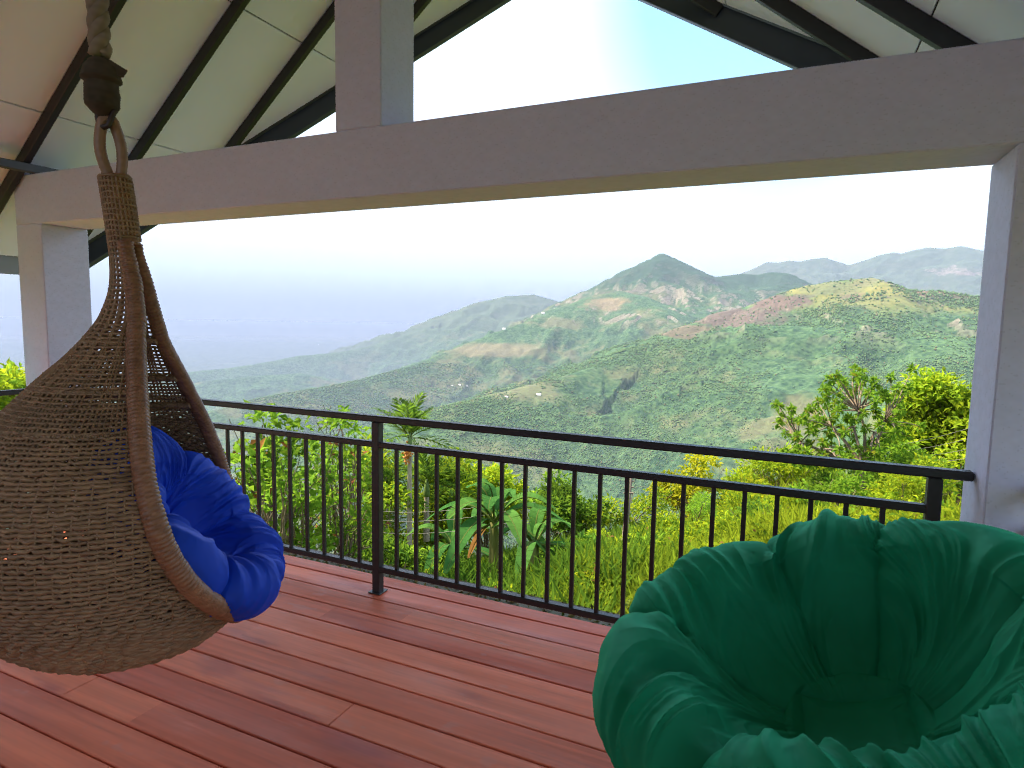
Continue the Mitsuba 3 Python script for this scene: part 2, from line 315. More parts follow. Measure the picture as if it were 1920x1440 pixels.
# ------------------------------------------------------------------ forest on the far slopes
IV = np.array([[1, 0, 0], [0, 1, 0], [-1, 0, 0], [0, -1, 0], [.1, .1, 1], [0, 0, -.6]], float); IF = np.array([[0, 1, 4], [1, 2, 4], [2, 3, 4], [3, 0, 4], [1, 0, 5], [2, 1, 5], [3, 2, 5], [0, 3, 5]])
def blobs(P, sx, sz, col):
    n = len(P); a = rng.uniform(0, 6.28, n); c, s = np.cos(a), np.sin(a)
    jit = 1 + .28 * rng.standard_normal((n, 6))
    V = IV[None] * jit[..., None]
    X = V[..., 0] * c[:, None] - V[..., 1] * s[:, None]; Y = V[..., 0] * s[:, None] + V[..., 1] * c[:, None]
    v = np.stack([X * sx[:, None], Y * sx[:, None], V[..., 2] * sz[:, None]], -1) + P[:, None]
    fc = (IF[None] + (np.arange(n) * 6)[:, None, None]).reshape(-1, 3)
    cc = np.repeat(col, 6, axis=0) * (1 + .1 * rng.standard_normal((n * 6, 1)))
    return v.reshape(-1, 3), fc, np.clip(cc, .01, .5)
N = 300000
a_ = np.radians(rng.uniform(-48, 26, N)); r_ = 1000 + 2200 * rng.random(N) ** 1.2
P2 = np.c_[np.sin(a_) * r_, np.cos(a_) * r_]
dens = meshkit.fbm(np.c_[P2, 0 * r_] / 170 + 3, 4)
P2 = P2[dens + .10 * rng.standard_normal(N) > .49]
z_ = H(P2); bare = np.zeros(len(P2), bool)
for (cx, cy, cz), (rx, rz), _ in FEATS[:7]: bare |= ((P2[:, 0] - cx) / rx) ** 2 + ((z_ - cz) / rz) ** 2 + ((P2[:, 1] - cy) / (rx * 1.6)) ** 2 < 1.2 + rng.random(len(P2))
bare &= rng.random(len(P2)) < .9; P2, z_ = P2[~bare], z_[~bare]; size = rng.uniform(1.3, 2.9, len(P2)) * rng.uniform(.7, 1.5, len(P2)) * np.clip(np.hypot(*P2.T) / 2000, .6, 1.3)
g = rng.random((len(P2), 1))
col = (1 - g) * np.array([.060, .115, .052]) + g * np.array([.105, .175, .070])
col = np.where(rng.random((len(P2), 1)) < .06, np.array([.12, .115, .06]), col)
v, f, c = blobs(np.c_[P2, z_ + size * .5], size, size * rng.uniform(.7, 1.2, len(P2)), col)
scene['forest'] = mikit.ply((v, f), 'leaf_solid', smooth=True, color=c)
scene['leaf_solid'] = {'type': 'twosided', 'bsdf': {'type': 'diffuse', 'reflectance': {'type': 'mesh_attribute', 'name': 'vertex_color'}}}
tag('forest', 'patchy far-off forest on the mountain slopes across the valley', 'forest', kind='stuff')

# ------------------------------------------------------------------ veranda
K = .8727
FY0, FY1 = 2.9936 * K, (2.9936 + .3576) * K
def fz(z): return EYE + (z - EYE) * K
ZB, ZT = fz(2.2232), fz(2.6062)
XLO, XLI, XRI = -5.7464 * K, -5.4141 * K, .7194 * K
XRO = XRI + (XLI - XLO)
XPL, XPR, PY1 = -2.5157 * K, -2.1917 * K, (2.9936 + .3359) * K
RX, RZ, RS, RD = -2.05, 4.83, .808, .092    # ridge, ceiling slope, rafter depth
def zc(x): return RZ - RS * abs(x - RX)
tag('veranda', 'open gabled veranda of grey plastered columns and beam under black rafters', 'veranda')
obj('veranda__column', box(XLO, XLI, FY0, FY1, -.6, ZB, .006), 'plaster')
obj('veranda__column', box(XRI, XRO, FY0, FY1, -.6, ZB, .006), 'plaster')
obj('veranda__beam', box(XLO, XRO, FY0, FY1, ZB, ZT, .006), 'plaster')
obj('veranda__king_post', box(XPL, XPR, FY0, PY1, ZT, 4.72, .006), 'plaster')
# rafters on both slopes
EAVE, BACK = 3.55, -3.6                                   # horizontal run from ridge to eave
def rafter(Y, w, d, sg, key, m, off0=.03, off1=EAVE):
    q = math.hypot(1, RS); nrm = np.array([sg * RS, 0, 1]) / q
    a = np.array([RX + sg * off0, Y, RZ - RS * off0]) - nrm * (d / 2); b = np.array([RX + sg * off1, Y, RZ - RS * off1]) - nrm * (d / 2)
    obj(key, beam(a, b, w, d, nrm, .003), m)
RAFT = [3.868 - .655 * k for k in range(0, 12)]
for Y in RAFT:
    for sg in (-1, 1):
        prow = 5.5 - .63 * EAVE
        rafter(Y + .02, .045, .075, sg, 'veranda__rafter', 'rafter_paint', off1=EAVE if Y < prow else (5.5 - Y) / .63 - .05)
for Y in (4.523, 5.178):
    for sg in (-1, 1):
        rafter(Y + .02, .045, .075, sg, 'veranda__rafter', 'rafter_paint', off1=(5.5 - Y) / .63 - .06)
# barge boards: from the eaves out to the tip of the projecting ridge
nz = lambda sg: np.array([sg * RS, 0, 1]) / math.hypot(1, RS)
for sg in (-1, 1):
    a = np.array([RX + sg * .02, 5.50, RZ]) ; b = np.array([RX + sg * EAVE, 5.5 - .63 * EAVE, RZ - RS * EAVE])
    d = unit(b - a); side = np.cross(d, nz(sg)) * sg
    obj('veranda__barge_board', beam(a - nz(sg) * .085, b - nz(sg) * .085, .16, .05, np.cross(d, nz(sg)), .004), 'barge_paint')
# ceiling panels, laid between the rafters with recessed joints
JO = [.02, .531, 1.509, 2.487, EAVE]
edges = [BACK + .01] + sorted(RAFT)[1:] + [4.523, 5.178, 5.5]
for sg in (-1, 1):
    for y0, y1 in zip(edges[:-1], edges[1:]):
        for o0, o1 in zip(JO[:-1], JO[1:]):
            g = .004
            poly = []
            # clip the panel by the prow line y < 5.5 - .63 off
            from shapely.geometry import Polygon
            c = Polygon([(o0 + g, y0 + g), (o1 - g, y0 + g), (o1 - g, y1 - g), (o0 + g, y1 - g)]).intersection(Polygon([(0, -9), (4, -9), (4, 5.44 - .63 * 4), (0, 5.44)]))
            if c.is_empty or c.area < .01 or c.geom_type != 'Polygon': continue
            m = trimesh.creation.extrude_polygon(c, .012, engine='earcut')
            w = np.array(m.vertices); n = nz(sg)
            p = np.c_[RX + sg * w[:, 0], w[:, 1], RZ - RS * w[:, 0]] + w[:, 2:] * n
            fc = np.array(m.faces)
            obj('veranda__ceiling_panel', (p, fc if sg > 0 else fc[:, ::-1]), 'ceiling_paint')
    # roof sheet above
    o = np.array([[-.02, BACK - .15], [EAVE + .05, BACK - .15], [EAVE + .05, 5.5 - .63 * EAVE], [-.02, 5.55]])
    n = nz(sg); lo = np.c_[RX + sg * o[:, 0], o[:, 1], RZ - RS * o[:, 0]]
    v = np.vstack([lo + n * .018, lo + n * .06]); q = np.array([[0, 1, 2, 3], [7, 6, 5, 4], [0, 4, 5, 1], [1, 5, 6, 2], [2, 6, 7, 3], [3, 7, 4, 0]])
    obj('veranda__roof_sheet', (v, np.vstack([q[:, [0, 1, 2]], q[:, [0, 2, 3]]])), 'roof_sheet')
    obj('veranda__ridge_cap', beam((RX, BACK - .15, RZ + .09), (RX, 5.56, RZ + .09), .5, .02), 'roof_sheet') if sg > 0 else None
    # wall-plate purlin and eave fascia
    xp = RX + sg * 2.74
    obj('veranda__purlin', beam((xp, BACK, ZT + .030), (xp, FY1 - .10, ZT + .030), .06, .055), 'purlin_paint')
    xf = RX + sg * (EAVE + .03)
    obj('veranda__fascia_board', beam((xf, BACK - .1, 1.905), (xf, 5.5 - .63 * EAVE - .02, 1.905), .025, .16), 'fascia_paint')
mat('purlin_paint', (.05, .06, .062), .45)
obj('veranda__ridge_beam', box(RX - .05, RX + .05, PY1 - .02, 5.40, 4.60, 4.72), 'rafter_paint')
obj('veranda__ridge_beam', box(RX - .05, RX + .05, BACK, FY0 - .003, 4.60, 4.72), 'rafter_paint')
# the house wall that closes the back of the veranda
tag('house_wall', 'pale plastered house wall closing the back of the veranda', 'wall')
wall = Polygon([(XLO, -.6), (XRO, -.6), (XRO, ZT), (XLO, ZT)])
m = trimesh.creation.extrude_polygon(wall, .2, engine='earcut'); w = np.array(m.vertices)
obj('house_wall__wall', (np.c_[w[:, 0], BACK + .3 - w[:, 2], w[:, 1]], np.array(m.faces)), 'plaster')

# ------------------------------------------------------------------ floor
labels['floor'] = {'label': 'red-brown stained timber deck of long boards', 'category': 'floor', 'kind': 'structure'}
rr_ = random.Random(4)
Y1 = SEAM0 + .115
y1, row = Y1, 0
XL, XR = XLO + .02, XRO + .05
while y1 > BACK + .47:
    y0 = SEAM0 - PITCHB * row
    xs = [XL, XL + rr_.choice((.8, 1.3, 1.0)), XR]
    if row == 7: xs = [XL, -1.52, XR]
    if row == 9: xs = [XL, -2.6, XR]
    if row == 2: xs = [XL, XR]
    for xa, xb in zip(xs[:-1], xs[1:]):
        dz = rr_.uniform(-.0012, .0012)
        obj('floor__plank', box(xa + .0012, xb - .0012, y0 + .0035, y1 - .0035, -.032, dz, .003), 'deck_wood')
    y1 = y0; row += 1
obj('floor__joist_bed', box(XL, XR, BACK, Y1 - .01, -.20, -.045), 'joist_wood')
obj('floor__edge_beam', box(XLO - .05, XRO + .1, Y1 + .003, Y1 + .22, -.45, -.03, .01), 'concrete')
obj('floor__side_beam', box(XLO - .05, XL - .003, BACK, Y1, -.45, -.03, .01), 'concrete')

obj('terrace', box(XLO - .6, XRO + 1.5, BACK - 9, BACK - .003, -.5, -.01, .01), 'pale_paving'); labels['terrace'] = {'label': 'pale paved terrace behind the veranda', 'category': 'terrace', 'kind': 'structure'}
mat('pale_paving', lambda p, n, uv: mix((.32, .30, .28), (.40, .38, .36), fbm(p.x * 3, p.y * 3, 0, 3)), .8)

# ------------------------------------------------------------------ railings
RY, ZM, ZBT = 2.7687, .8563, .1535
tag('railing', 'long black metal railing across the front opening of the veranda', 'railing')
h, w = .035, .05
XR0, XR1 = -4.69, XRI - .004
obj('railing__top_rail', beam((XR0, RY, 1 - h / 2), (XR1, RY, 1 - h / 2), w, h, c=.006), 'black_paint')
obj('railing__middle_rail', beam((XR0, RY, ZM - .016), (.487, RY, ZM - .016), .04, .032, c=.005), 'black_paint')
obj('railing__bottom_rail', beam((XR0, RY, ZBT - .016), (.487, RY, ZBT - .016), .04, .032, c=.005), 'black_paint')
PX = [-2.058, .507]; BS = .1265
for x in PX + [-4.62]:
    obj('railing__post', box(x - .024, x + .024, RY - .024, RY + .024, 0, 1 - h - .001, .004), 'black_paint')
    obj('railing__base_plate', box(x - .04, x + .04, RY - .04, RY + .04, .001, .007, .002), 'black_paint')
for k in range(-20, 20):
    x = -2.058 + BS * k
    if k == 0 or x < XR0 + .05 or x > .44: continue
    obj('railing__baluster', box(x - .0095, x + .0095, RY - .0095, RY + .0095, ZBT - .002, ZM - .030, .002), 'black_paint')
for sx, lab in ((XLO + .145, 'black metal side railing behind the hanging chair on the left'), (XRO - .145, 'black metal side railing along the right side of the deck')):
    k = name('side_railing'); tag(k, lab, 'railing')
    ya, yb = BACK + .35, FY0 - .005
    obj(k + '__top_rail', beam((sx, ya, 1 - h / 2), (sx, yb, 1 - h / 2), w, h, c=.006), 'black_paint')
    obj(k + '__middle_rail', beam((sx, ya, ZM - .016), (sx, yb, ZM - .016), .04, .032, c=.005), 'black_paint')
    obj(k + '__bottom_rail', beam((sx, ya, ZBT - .016), (sx, yb, ZBT - .016), .04, .032, c=.005), 'black_paint')
    n = 0; y = yb - .06
    while y > ya:
        if n % 20 == 10: obj(k + '__post', box(sx - .024, sx + .024, y - .024, y + .024, 0, 1 - h - .001, .004), 'black_paint')
        else: obj(k + '__baluster', box(sx - .0095, sx + .0095, y - .0095, y + .0095, ZBT - .002, ZM - .030, .002), 'black_paint')
        y -= BS; n += 1

# ------------------------------------------------------------------ hanging chair
CD = 2.15
axis = at(236, 800, CD)[:2]
vd = unit(axis); er = np.array([vd[1], -vd[0]]); ALPHA = math.radians(17)
phi0 = math.atan2(er[1], er[0]) - ALPHA                    # azimuth the opening faces: right, a little to the camera
def zpix(y, x=236):
    d = dir_of(x, y); return EYE + d[2] * CD / math.hypot(d[0], d[1])
pm = CD * math.cos(math.atan2(960 - 236, F)) / F           # metres per photo pixel at the chair
# y of the photo, radius, centre shift towards the opening (both in photo pixels)
PROF = np.array([[1206, 0, 14], [1202, 90, 10], [1188, 162, 4], [1162, 214, -4], [1120, 262, -10], [1064, 302, -12], [1000, 322, -12], [930, 320, -10], [850, 288, -4], [770, 222, 4], [710, 164, 10], [665, 116, 16], [630, 85, 20], [590, 60, 25], [550, 44, 25], [505, 34, 20], [470, 30, 15], [440, 30, 12], [332, 30, 0]], float)
PROF[:, 1:] *= .86          # photo pixels stretch sideways this far off the lens axis
ZP = np.array([zpix(y) for y in PROF[:, 0]])
fr, fc_ = PchipInterpolator(ZP, PROF[:, 1] * pm), PchipInterpolator(ZP, PROF[:, 2] * pm)
ZLIP, ZOPEN = zpix(1160), zpix(455)
WT = np.array([[0, 0], [.015, 14], [.05, 27], [.12, 43], [.22, 56], [.35, 64], [.5, 68], [.65, 69], [.8, 70], [.9, 72], [1, 72]])
fw_ = PchipInterpolator(WT[:, 0], np.radians(WT[:, 1]))
def half_open(z):
    u = (z - ZLIP) / (ZOPEN - ZLIP)
    return np.where((u > 0) & (u < 1), fw_(np.clip(u, 0, 1)), 0.)
od = np.array([math.cos(phi0), math.sin(phi0)])
def shell(z, th, dr_=0):
    z, th = np.broadcast_arrays(np.asarray(z, float), th)
    r = fr(z) + dr_; c = fc_(z)
    return np.stack([axis[0] + c * od[0] + r * np.cos(th), axis[1] + c * od[1] + r * np.sin(th), z], -1)
zz = np.linspace(ZP[0], ZP[-1], 4000); ar = np.concatenate([[0], np.cumsum(np.hypot(np.diff(fr(zz)), np.diff(zz)))])
zat = lambda s: np.interp(s, ar, zz); sat = lambda z: np.interp(z, zz, ar)
tag('hanging_chair', 'brown woven rattan egg chair hanging from a thick rope', 'chair')
strands = []
WARP = 150
s, row = .03, 0
while s < ar[-1] - .005:
    z = float(zat(s)); r = float(fr(z)); w = float(half_open(z))
    nw = max(10, int(2 * (np.pi - w) * r / .0195)); n = 2 * nw
    th = np.linspace(phi0 + w, phi0 + 2 * np.pi - w, n + 1); i = np.arange(n + 1)
    slack = meshkit.noise(np.c_[np.cos(th) * 3, np.sin(th) * 3, np.full(n + 1, z * 14)], 3)
    upper = float(np.clip((z - zpix(850)) / (zpix(730) - zpix(850)), 0, 1))
    P = shell(z, th, (.0042 - .0015 * upper) * np.sin(np.pi / 2 * i + np.pi * (row % 2)) * (.7 + .6 * slack) * min(1, r / .15))
    P[:, 2] += .0035 * (slack - .5) + .0010 * rng.standard_normal(n + 1)
    strands.append(tube(P, (.0060 - .0023 * upper) * (1 + .08 * rng.standard_normal(n + 1)).clip(.75, 1.3), 5, False))
    s += .0120 + .0030 * upper + rng.normal(0, .0005); row += 1
ztop_of = [ZP[-1], zpix(650), zpix(735), zpix(650), zpix(735), zpix(560)]
for k in range(WARP):                                        # uprights
    th = phi0 + 2 * np.pi * (k + .5) / WARP; dphi = abs((th - phi0 + np.pi) % (2 * np.pi) - np.pi)
    sz = np.linspace((.02, .25, .1)[k % 3], sat(ztop_of[k % 6]) - .01, 90)
    z = zat(sz); keep = dphi >= half_open(z) - .01
    idx = np.split(np.arange(len(z)), np.flatnonzero(np.diff(keep.astype(int))) + 1)
    for ii in idx:
        if keep[ii[0]] and len(ii) > 2: strands.append(tube(shell(z[ii], th), .0036, 4, False))
k = obj('hanging_chair__weave', cat(strands), 'rattan_weave', True); labels[k] = {'label': 'open basket weave of thin brown rattan', 'kind': 'stuff'}
# rim: a thick roll wrapped in flat cane
u = np.concatenate([np.linspace(0, .06, 22)[:-1], np.linspace(.06, 1, 170)])
zr = ZLIP + u * (ZOPEN - ZLIP); wr = fw_(u)
near = shell(zr, phi0 - wr, .012); far = shell(zr, phi0 + wr, .012)
def wrapped(P, r0, pitch=.0115, amp=.0034, sides=16, flat=1.0):
    L = np.concatenate([[0], np.cumsum(np.linalg.norm(np.diff(P, axis=0), axis=1))]); n = int(L[-1] / pitch * 4)
    sL = np.linspace(0, L[-1], n); Q = np.stack([np.interp(sL, L, P[:, a]) for a in range(3)], 1)
    r0 = np.interp(sL, L, np.broadcast_to(r0, L.shape))
    jit = np.interp(sL, np.arange(0, L[-1] + pitch, pitch), rng.normal(0, .0007, len(np.arange(0, L[-1] + pitch, pitch))))
    return tube(Q, r0 + amp * np.abs(np.sin(np.pi * sL / pitch)) + jit, sides)
full = np.vstack([near[::-1], far[1:]])
rad = np.concatenate([np.interp(u[::-1], [0, .3, .9, 1], [.024, .025, .021, .016]), np.interp(u[1:], [0, .3, .9, 1], [.024, .021, .019, .013])])
k = obj('hanging_chair__rim', wrapped(full, rad), 'rattan_wrap', True); labels[k] = {'label': 'thick wrapped reddish brown rim of the opening'}
for yb in (642, 722, 785):
    z = zpix(yb); w = float(half_open(z)); th = np.linspace(phi0 + w, phi0 + 2 * np.pi - w, 120)
    obj('hanging_chair__rib', wrapped(shell(z, th, -.012), .010, amp=.0012, sides=8), 'rattan_weave', True)
# collar and cane loop
zc1, zc0 = zpix(332), zpix(462)
L0 = shell(np.linspace(zc0, zc1, 30), 0.); cen_ = np.stack([axis[0] + fc_(L0[:, 2]) * od[0], axis[1] + fc_(L0[:, 2]) * od[1], L0[:, 2]], 1)
obj('hanging_chair__collar', wrapped(cen_, 24 * pm, pitch=.009, amp=.003, sides=24), 'rattan_wrap', True)
# bead-like knots on the collar's side
kn = []
for a in np.radians([-25, -12, 1, 14]):
    for i in range(16):
        z = zc0 + (zc1 - zc0) * (i + .5 + .25 * (a * 3 % 1)) / 16.5
        p = shell(z, phi0 + .25 + a * 1.5, -.003)
        sph = trimesh.creation.icosphere(1, .0052); kn.append((np.array(sph.vertices) * [1.2, 1.2, .8] + p, np.array(sph.faces)))
k = obj('hanging_chair__knots', cat(kn), 'rattan_cane', True); labels[k] = {'kind': 'stuff'}
top = cen_[-1]; ztop = zpix(222, 200)
e3 = np.array([er[0], er[1], 0]); v3 = np.array([vd[0], vd[1], 0])
hw = 9.5 * pm
loopP = []
for t in np.linspace(0, 1, 40):
    if t < .42: a = np.array([-hw * 1.0 - .012 * math.sin(t / .42 * 3.14), 0, (ztop - hw - top[2]) * t / .42])
    elif t > .58: a = np.array([hw * 1.0 + .010 * math.sin((1 - t) / .42 * 3.14), 0, (ztop - hw - top[2]) * (1 - t) / .42])
    else:
        b = math.pi * (1 - (t - .42) / .16); a = np.array([hw * math.cos(b), 0, ztop - hw - top[2] + hw * math.sin(b)])
    lean = -7 * pm * a[2] / (ztop - top[2])
    loopP.append(top + e3 * (a[0] + lean) + np.array([0, 0, a[2] - .03 * (t < .01 or t > .99)]))
obj('hanging_chair__hanging_loop', tube(loopP, .0145, 10), 'rattan_cane', True)

# ------------------------------------------------------------------ rope with binding and hook
tag('rope', 'thick twisted rope ending in a dark bound lump and hook above the hanging chair', 'rope')
rp = at(186, 60, CD)[:2]
z0, z1 = zpix(105, 186), zc(rp[0]) - .10
st = []
for k in range(3):
    zs = np.linspace(z0, z1, 260); a = 2 * np.pi * (zs - z0) / .13 + k * 2 * np.pi / 3
    ra = .0135 * (1 + .08 * np.sin(zs * 31 + k))
    P = np.c_[rp[0] + ra * np.cos(a), rp[1] + ra * np.sin(a), zs]
    st.append(P)
for P in st: obj('rope__strand', tube(P, .0155, 10), 'rope_fibre', True)
zb0, zb1 = zpix(222, 182), zpix(112, 182)
n = 46; tt = np.linspace(0, 1, n)
rb = np.interp(tt, [0, .05, .12, .22, .45, .62, .66, .85, 1], [.008, .018, .034, .050, .052, .047, .060, .052, .034]) * .84
th = np.linspace(0, 2 * np.pi, 49)[:-1]
RB = rb[:, None] * (1 + .10 * (meshkit.fbm(np.stack([np.cos(th)[None] * 2 + 0 * tt[:, None], np.sin(th)[None] * 2 + 0 * tt[:, None], tt[:, None] * 7 + 0 * th[None]], -1), 3) - .5) * 2 + .02 * np.sin(tt[:, None] * 120 + th[None]))
V = np.stack([rp[0] + RB * np.cos(th) - .012 * (1 - tt[:, None]) * 0, rp[1] + RB * np.sin(th), zb0 + (zb1 - zb0) * tt[:, None] + 0 * th[None]], -1).reshape(-1, 3)
obj('rope__binding', (V, grid_faces(n, 48, True)), 'binding_cloth', True)
# frayed tag of cloth
tg = np.array([[0, 0, 0], [.045, 0, -.022], [.035, .0, -.04], [.0, 0, -.05]]); tgv = [np.array([*(rp + er * (.018 + q[0])), zpix(112, 182) - .0 + q[2]]) for q in tg]
tgm = trimesh.convex.convex_hull(np.array([p + np.array([*vd, 0]) * o for p in tgv for o in (-.02, -.028)])); obj('rope__cloth_end', (np.array(tgm.vertices), np.array(tgm.faces)), 'binding_cloth')
hk = [at(x, y, CD + o)[:3] for x, y, o in ((184, 205, 0), (183, 218, 0), (186, 232, .0), (194, 238, -.012), (202, 236, -.02), (207, 226, -.022), (211, 216, -.02), (217, 207, -.02))]
hk = np.array(hk); sL = np.linspace(0, 1, 40); from_ = np.linspace(0, 1, len(hk))
hk = np.stack([PchipInterpolator(from_, hk[:, a])(sL) for a in range(3)], 1)
obj('rope__hook', tube(hk, .0075, 8), 'hook_steel', True)

# ------------------------------------------------------------------ cushions
def cushion(R, depth, roll, lobes, ring, centre_puff, wr, seed, nphi=560, lobe_amp=.05, shape=None, pw=2.0):
    """a round tufted cushion as one closed surface: bowl, thick gathered rim, underside; local z is the bowl's axis"""
    r0 = np.random.default_rng(seed)
    bounds = np.sort(np.array(lobes)) % (2 * np.pi); bounds.sort()
    phi = np.linspace(0, 2 * np.pi, nphi, endpoint=False)
    b = np.concatenate([[bounds[-1] - 2 * np.pi], bounds, [bounds[0] + 2 * np.pi]])
    i = np.searchsorted(b, phi, side='right') - 1
    x = (phi - b[i]) / (b[i + 1] - b[i]); width = (b[i + 1] - b[i])
    puff = (4 * x * (1 - x)) ** .42                           # 0 at seams, 1 mid lobe
    dseam = np.minimum(x, 1 - x) * width
    t_top = np.linspace(.0, 1, 150) ** .9; cap = np.linspace(0, np.pi, 90)[1:-1]; t_bot = np.linspace(1, 0, 50)
    tt = np.concatenate([t_top, np.ones(len(cap)), t_bot]); ca = np.concatenate([0 * t_top, cap, np.full(50, np.pi)])
    Tt = roll * np.interp(tt, [0, .25, .5, .8, 1], [.62, .60, .62, .82, 1.0])
    # mid surface and its normal
    rho = R * tt; hh = depth * tt ** pw; dh = depth * pw * np.maximum(tt, 1e-6) ** (pw - 1) / R
    nr, nz_ = -dh / np.hypot(1, dh), 1 / np.hypot(1, dh)
    tr, tz = nz_, -nr
    PH, TT = np.meshgrid(phi, tt); CA = np.broadcast_to(ca[:, None], PH.shape)
    # wrinkles: gathered folds crossing the rim, drawn into the seams
    skew = .5 * np.sin(PH * 2 + seed) + .45 * np.sin(PH * 5 + 2 * seed)
    arc = TT + CA / np.pi * .55
    def fold(fr_, sk, sd, e=1.7):
        q = np.stack([np.cos(PH + sk * (arc - 1)) * fr_, np.sin(PH + sk * (arc - 1)) * fr_, arc * 1.8 + sd], -1)
        nn = meshkit.noise(q, sd); return (1 - np.abs(2 * nn - 1)) ** e
    mask = np.clip((arc - .50) / .42, 0, 1) ** 1.1 * np.clip(2.05 - arc, 0, 1)
    gate = .35 + .65 * np.clip(2.4 * meshkit.fbm(np.stack([np.cos(PH) * 2.2, np.sin(PH) * 2.2, arc * 1.5 + 7], -1), 2, seed + 20) - .7, 0, 1)
    W = wr * mask * (1.0 * fold(3.6, skew * 1.4, seed + 1) + 1.0 * gate * fold(7.5, skew * 1.9, seed + 2) + .62 * (1.3 - gate) * fold(14.5, skew * 1.6, seed + 3, 1.4) - 1.0)
    W += wr * .30 * np.clip(1 - np.abs(TT - .45) / .5, 0, 1) * (CA == 0) * np.clip((TT - .2) / .2, 0, 1) * (fold(5, skew, seed + 7) + .5 * fold(11, skew, seed + 8) - .6)
    W += .35 * wr * (meshkit.fbm(np.stack([np.cos(PH) * TT * 5, np.sin(PH) * TT * 5, CA + seed], -1), 3, seed) - .5)
    # seams
    RG = .72 + .28 * np.clip(np.abs(TT - ring) / .10, 0, 1) ** .55
    inner = TT < ring
    pf = np.where(inner, centre_puff * RG + (1 - centre_puff) * .5, puff[None] * RG)
    lx, ly = rho[:, None] * np.cos(PH), rho[:, None] * np.sin(PH); g_ = R * .29
    dl = np.minimum(np.abs(np.abs(lx) - g_), np.abs(np.abs(ly) - g_ * .85))
    pf = np.where(inner, np.minimum(RG, np.clip(dl / .045, 0, 1) ** .55) * .95, pf)
    deep = np.where(inner, .66 + .34 * pf, .52 + .48 * pf)
    topf = np.where(CA == 0, deep, 1 - .42 * (1 - puff[None]) * np.cos(np.minimum(CA, np.pi) / 2) ** .5 * .9)
    topf = np.where(CA >= np.pi - 1e-6, .8, topf)
    thick = Tt[:, None] / 2 * topf + W
    # rim scallop: lobes bulge outwards, pinch at seams
    lobe = lobe_amp * (puff[None] - .7) * np.clip((TT - .55) / .45, 0, 1)
    ax = np.cos(CA) * thick; ao = np.sin(CA) * thick
    RHO = rho[:, None] + nr[:, None] * ax + tr[:, None] * ao + lobe
    Z = hh[:, None] + nz_[:, None] * ax + tz[:, None] * ao + .5 * lobe
    if shape is not None: RHO, Z = shape(PH, TT, RHO, Z)
    V = np.stack([RHO * np.cos(PH), RHO * np.sin(PH), Z], -1).reshape(-1, 3)
    return V, grid_faces(len(tt), nphi, True)

def place(V, c, axis_, spin):
    z = unit(np.asarray(axis_, float)); x = unit(np.cross([0, 1., 0.], z)); y = np.cross(z, x)
    ca, sa = math.cos(spin), math.sin(spin)
    x2, y2 = ca * x + sa * y, -sa * x + ca * y
    return V @ np.stack([x2, y2, z]) + np.asarray(c, float)

# green: bowl axis leans towards the camera; local +y points away (back of the bowl), +x right
gc = np.array([.230, 1.801, .402])
gax = np.array([-.317, -.165, 1.])
lob = np.radians([12, 68, 106, 166, 238, 278, 325])
V, f = cushion(.511, .30, .23, lob, .40, .6, .038, 3, nphi=840, lobe_amp=.025)
obj('green_cushion', (place(V, gc, gax, 0.0), f), 'green_fabric', True)
tag('green_cushion', 'big round green tufted cushion with gathered folds at the lower right', 'cushion')
# cane bowl frame that carries it
tag('chair_frame', 'round cane bowl frame underneath the big green cushion', 'chair')
ph = np.linspace(0, 2 * np.pi, 80)
def ring_local(rho, h): return place(np.stack([rho * np.cos(ph), rho * np.sin(ph), h + 0 * ph], -1), gc, gax, 0.)
obj('chair_frame__bowl_rim', tube(ring_local(.53, .19), .016, 8), 'rattan_cane', True)
obj('chair_frame__bowl_ring', tube(ring_local(.30, -.03), .012, 8), 'rattan_cane', True)
for a in range(0, 360, 30):
    t = np.linspace(.15, 1, 12); a = math.radians(a)
    obj('chair_frame__bowl_rib', tube(place(np.stack([.53 * t * math.cos(a), .53 * t * math.sin(a), -.11 + .30 * t ** 2], -1), gc, gax, 0.), .010, 6), 'rattan_cane', True)
for zq, rq in ((.016, .34), (.20, .27)):
    obj('chair_frame__base_ring', tube(np.stack([gc[0] + rq * np.cos(ph), gc[1] + rq * np.sin(ph), zq + 0 * ph], -1), .016, 8), 'rattan_cane', True)
for a in range(0, 360, 45):
    a = math.radians(a)
    obj('chair_frame__base_strut', tube([(gc[0] + .34 * math.cos(a), gc[1] + .34 * math.sin(a), .016), (gc[0] + .27 * math.cos(a + .3), gc[1] + .27 * math.sin(a + .3), .20)], .012, 6), 'rattan_cane', True)

# blue cushion nested in the hanging chair
bc = np.array([axis[0], axis[1], 0]) + np.array([od[0], od[1], 0]) * .05 + np.array([0, 0, zpix(1052)])
bax = np.array([od[0] * .85, od[1] * .85, .75])
V, f = cushion(.258, .16, .17, np.radians([10, 75, 140, 205, 262, 315]), .32, .6, .022, 11, nphi=520, lobe_amp=.03)
obj('blue_cushion', (place(V, bc, bax, .3), f), 'blue_fabric', True)
tag('blue_cushion', 'puffy bright blue cushion inside the hanging rattan chair', 'cushion')

